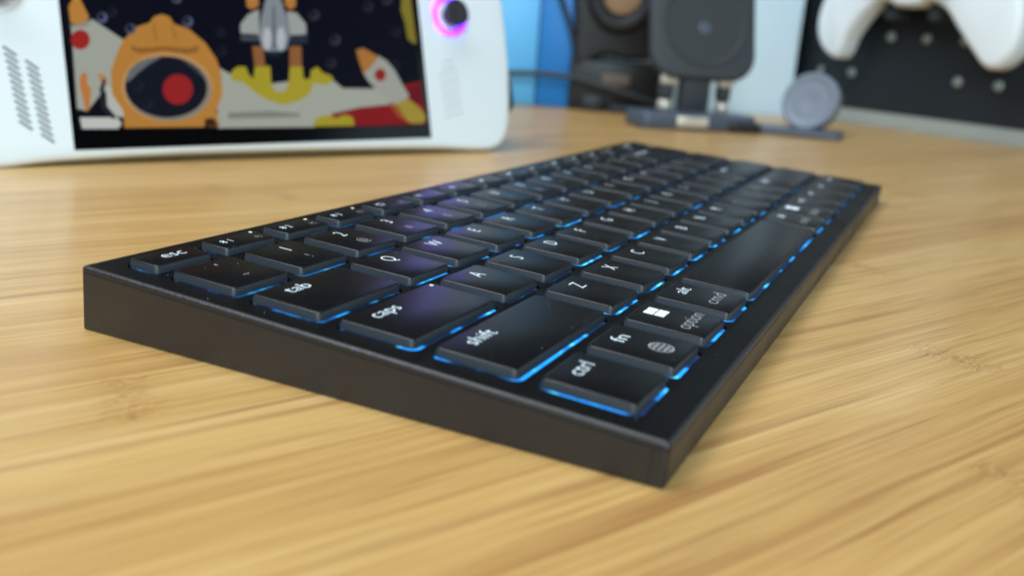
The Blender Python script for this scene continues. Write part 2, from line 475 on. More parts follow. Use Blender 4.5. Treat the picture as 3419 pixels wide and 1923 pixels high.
def legend(mb, a, cx, cy, z, mi, prim=True):
    if a == 'win':
        for dx in (-1, 1):
            for dy in (-1, 1):
                q = rrect(cx + dx*1.12 - 1.0, cx + dx*1.12 + 1.0, cy + dy*1.12 - 1.0, cy + dy*1.12 + 1.0, 0.12, 2)
                mb.add(z3(q, z), [tuple(range(len(q)))], mi)
    elif a == 'globe':
        stroke(mb, circle(cx, cy, 2.2, 36), 0.24, True, mi, z)
        stroke(mb, circle(cx, cy, 0.95, 30, 2.2), 0.2, True, mi, z+0.003)
        for yy, w in ((0, 2.2), (1.0, 1.95), (-1.0, 1.95)): stroke(mb, [(cx-w, cy+yy), (cx+w, cy+yy)], 0.2, False, mi, z+0.006)
        stroke(mb, [(cx, cy-2.2), (cx, cy+2.2)], 0.2, False, mi, z+0.009)
    elif a in ('left', 'right', 'up'):
        d = {'left': (-1, 0), 'right': (1, 0), 'up': (0, 1)}[a]
        q = [(cx + d[0]*1.2, cy + d[1]*1.2), (cx - d[0]*0.8 - d[1]*1.2, cy - d[1]*0.8 + d[0]*1.2), (cx - d[0]*0.8 + d[1]*1.2, cy - d[1]*0.8 - d[0]*1.2)]
        mb.add(z3(q, z), [(0, 1, 2)], mi)
    elif a[0] == '*' and len(a) == 2:      # radio rune and channel number
        x = cx - 1.1
        stroke(mb, [(x-0.6, cy-0.5), (x+0.6, cy+0.5), (x, cy+1.05), (x, cy-1.05), (x+0.6, cy-0.5), (x-0.6, cy+0.5)], 0.22, False, mi, z)
        text_mesh(mb, a[1], cx+0.9, cy, 2.9, z, 0.9, mi)
    elif a in ('usb', 'dim', 'sun', 'mic', 'prev', 'play', 'next', 'mute', 'vol', 'prt'):
        if a in ('dim', 'sun'):
            r = 0.45 if a == 'dim' else 0.65
            stroke(mb, circle(cx, cy, r, 20), 0.2, True, mi, z)
            for k in range(8):
                t = R(45*k); stroke(mb, [(cx+1.0*math.cos(t), cy+1.0*math.sin(t)), (cx+1.3*math.cos(t), cy+1.3*math.sin(t))], 0.2, False, mi, z)
        elif a in ('prev', 'next', 'play'):
            s = -1 if a == 'prev' else 1
            for dx in ((-0.8, 0.6) if a != 'play' else (-0.4,)):
                mb.add([(cx+s*dx-s*0.5, cy-0.8, z), (cx+s*dx-s*0.5, cy+0.8, z), (cx+s*dx+s*0.8, cy, z)], [(0, 2, 1) if s > 0 else (0, 1, 2)], mi)
        elif a in ('mute', 'vol', 'mic'):
            mb.add([(cx-1.2, cy-0.4, z), (cx-0.5, cy-0.4, z), (cx+0.2, cy-1.0, z), (cx+0.2, cy+1.0, z), (cx-0.5, cy+0.4, z), (cx-1.2, cy+0.4, z)], [(0, 1, 2, 3, 4, 5)], mi)
            if a == 'vol': stroke(mb, [(cx+0.7, cy-0.7), (cx+1.0, cy), (cx+0.7, cy+0.7)], 0.22, False, mi, z)
            if a == 'mute': stroke(mb, [(cx+0.5, cy-0.6), (cx+1.4, cy+0.6)], 0.22, False, mi, z)
        else:
            stroke(mb, rrect(cx-1.2, cx+1.2, cy-0.8, cy+0.8, 0.3, 3), 0.2, True, mi, z)
    else:
        n = len(a)
        if n == 1: text_mesh(mb, a, cx, cy, 5.0 if prim else 3.7, z, 0.85, mi)
        elif a[0] == 'F': text_mesh(mb, a, cx, cy, 2.2, z, 0.85, mi)
        else: text_mesh(mb, a, cx, cy, 4.2 if prim else 4.4, z, 1, mi)

words = {'`': 'the grave accent', ';': 'a semicolon', "'": 'an apostrophe', ',': 'a comma', '.': 'a full stop', '/': 'a slash', '\\': 'a backslash', '-': 'a minus', '=': 'an equals sign', '[': 'an opening bracket', ']': 'a closing bracket',
         'win': 'four small squares', 'left': 'a left arrow', 'right': 'a right arrow', 'up': 'an up arrow', 'usb': 'a small frame', 'dim': 'a small dim sun', 'sun': 'a bright sun', 'mic': 'a small microphone', 'prev': 'a back arrow', 'play': 'a play triangle', 'next': 'a forward arrow', 'mute': 'a muted speaker', 'vol': 'a loud speaker', 'prt': 'a small frame at the far end'}
_pc = {}
for idx, (r, x0, x1, a, b) in enumerate(keys):
    yb, yf = ROW[r]; h = 1.60
    jx = random.uniform(-0.04, 0.04); dz = random.uniform(-0.03, 0.03)
    mb = MB(); rs = []
    e = 0.22
    rs.append(z3(rrect(x0-e, x1+e, yf-e, yb+e, 1.15, 5), -h))
    rs.append(z3(rrect(x0-0.02, x1+0.02, yf-0.02, yb+0.02, 1.0, 5), -0.26))
    for k in (1, 2, 3):
        t = R(30*k); i = 0.24*(1-math.cos(t)); rs.append(z3(rrect(x0+i, x1-i, yf+i, yb-i, 1.0-i, 5), -0.26 + 0.24*math.sin(t)))
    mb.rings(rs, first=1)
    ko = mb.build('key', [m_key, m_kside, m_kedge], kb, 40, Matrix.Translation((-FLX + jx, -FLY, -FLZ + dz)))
    nm = words.get(a, a.strip('*') and ('channel ' + a[1] if a[0] == '*' and len(a) == 2 else a) or 'an asterisk')
    if a == 'space': ko['label'] = 'blank wide space bar'
    else:
        wide = 'wide ' if x1 - x0 > 20 else ('shallow ' if r == 0 else 'square ')
        side = ' on the right' if (a in ('shift', 'alt', 'win', 'ctrl') and x0 > 120) else ''
        ko['label'] = wide + 'key marked ' + nm + side
    if a == 'space': continue
    lm = MB(); z = 0.004
    if r == 0:
        legend(lm, a, x0 + (8.0 if a == 'esc' else 4.4), yb - 3.1, z, 0)
        if b: legend(lm, b, x1 - 2.8, yb - 4.8, z, 1, False)
    elif a in ('tab', 'caps', 'shift', 'enter', 'backspace', 'ctrl', 'fn', 'alt'):
        ln = {'tab': 8.4, 'caps': 8.9, 'shift': 9.4, 'enter': 10, 'backspace': 13, 'ctrl': 8.1, 'fn': 7.6, 'alt': 8.8}[a]
        legend(lm, a, x0 + ln, yb - 3.6, z, 0)
    else:
        legend(lm, a, x0 + 8.5, yb - 3.7, z, 0)
    if b and r > 0: legend(lm, b, x0 + (8.3 if b not in ('cmd', 'option') else 8.6), yf + 5.0, z, 1, False)
    lo = lm.build('legend', [m_leg, m_leg2], ko, 0, Matrix.Translation((-FLX + jx, -FLY, -FLZ + dz)))
    if a == 'caps' or a in ('*1', '*2', '*3'):
        dm = MB(); q = circle(x1 - 1.35, yb - 1.2, 0.42, 16); dm.add(z3(q, 0.006), [tuple(range(16))])
        dm.build('indicator_light', m_dot, ko, 0, Matrix.Translation((-FLX + jx, -FLY, -FLZ + dz)))
# specks of dust that lie on the case and the keys
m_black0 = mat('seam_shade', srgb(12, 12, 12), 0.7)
mdust = mat('dust', srgb(200, 200, 200), 0.9)
dm = MB()
def speck(x, y, z, r):
    q = [(x + r*math.cos(R(60*k))*random.uniform(0.5, 1.2), y + r*math.sin(R(60*k))*random.uniform(0.5, 1.2), z) for k in range(6)]
    dm.add(q + [(x, y, z + r*0.5)], [(k, (k+1) % 6, 6) for k in range(6)])
for _ in range(150):
    x = random.uniform(-4.5, 110); y = random.uniform(28.5, 140)
    on = any(k[1]+0.3 < x < k[2]-0.3 and ROW[k[0]][1]+0.3 < y < ROW[k[0]][0]-0.3 for k in keys)
    if not on and any(h[0]-0.2 < x < h[1]+0.2 and h[2]-0.2 < y < h[3]+0.2 for h, L in holes): continue
    speck(x, y, 0.03 if on else PZ, random.uniform(0.03, 0.09))
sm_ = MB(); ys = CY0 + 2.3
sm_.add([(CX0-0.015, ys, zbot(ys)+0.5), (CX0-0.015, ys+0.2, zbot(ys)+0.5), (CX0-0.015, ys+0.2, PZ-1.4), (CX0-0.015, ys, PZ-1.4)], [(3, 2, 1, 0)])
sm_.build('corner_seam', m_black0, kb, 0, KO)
d = dm.build('dust', mdust, kb, 0, KO); d['kind'] = 'stuff'

# ------------------------------------------------------------------ handheld console
au = R(-25.5); th = R(18)
U = Vector((math.cos(au), math.sin(au), 0)); B = Vector((-U.y, U.x, 0))
UP = math.cos(th)*Vector((0, 0, 1)) + math.sin(th)*B
FN = U.cross(UP) * 1.0           # points away from the viewer
if FN.dot(B) > 0: FRONT = -FN
else: FRONT = FN
# right-handed: U x UP = away?  use columns (U, UP, U x UP)
W_ = U.cross(UP)
HM = frame([0.1873, 0.2378, 0.0053], U, UP, W_) @ Matrix.Scale(0.96, 4)
hc = empty('handheld_console', (0, 0, 0), 'white handheld game console with lit screen leaning on a black stand', 'game console', M=HM)
SG = 1 if W_.dot(FRONT) > 0 else -1      # sign that brings a feature towards the viewer
m_white = mat('white_plastic', srgb(222, 230, 236), 0.42, bump=0.15, bscale=1500)
m_glass = mat('black_glass', srgb(4, 4, 5), 0.12, spec=0.3)
m_dark = mat('dark_rubber', srgb(38, 37, 42), 0.55)
m_black = mat('black_plastic', srgb(18, 19, 21), 0.5)
m_slot = mat('grille_shade', srgb(96, 102, 112), 0.7)
def hz(L, z): return [(x, y, SG*z) for x, y in L]
def hslab(mb, L, z0, z1, bev, seg=4, mi=0):
    rs = []
    for k in range(seg+1):
        a = R(90.0*k/seg); rs.append(hz(inset(L, bev*(1-math.sin(a))), z0 + bev*(1-math.cos(a))))
    for k in range(seg+1):
        a = R(90.0*k/seg); rs.append(hz(inset(L, bev*(1-math.cos(a))), z1 - bev*(1-math.sin(a))))
    if SG < 0: rs = rs[::-1]
    mb.rings(rs, mi=mi)
half = [(-80, -3.0), (-40, -1.6), (0, -1.2), (50, -1.4), (95, -2.2), (118, -3.6), (130, -3.6), (138, -0.5), (143, 7), (146, 18), (148.5, 36), (149.8, 58), (149.8, 80), (148, 95), (142, 105), (132, 109), (100, 109), (10, 108)]
left = [(-80, 109), (-112, 109), (-122, 105), (-128, 95), (-129.8, 80), (-129.8, 58), (-128.5, 36), (-126, 18), (-123, 7), (-118, -0.5), (-110, -4.6), (-98, -4.8)]
body = [tuple(v)[:2] for v in [Vector((*p, 0)) for p in half + left]]
def densify(L, k=4):
    n = len(L); o = []
    P = [Vector(p) for p in L]
    for i in range(n):
        p0, p1, p2, p3 = P[i-1], P[i], P[(i+1) % n], P[(i+2) % n]
        for j in range(k):
            t = j/k
            o.append(tuple(0.5*((2*p1) + (p2-p0)*t + (2*p0-5*p1+4*p2-p3)*t*t + (3*p1-p0-3*p2+p3)*t**3)))
    return o
body = densify(body, 4)
mb = MB(); hslab(mb, body, -20, 0, 2.6, 4)
mb.build('body', m_white, hc, 50)
mb = MB(); gl = [(-73.3, 0.6), (93.2, 2.6), (95.0, 55), (96.2, 105), (-70.5, 105), (-71.6, 59)]
hslab(mb, gl, -0.2, 0.35, 0.15, 1)
scr = mb.build('screen', m_glass, hc, 30)
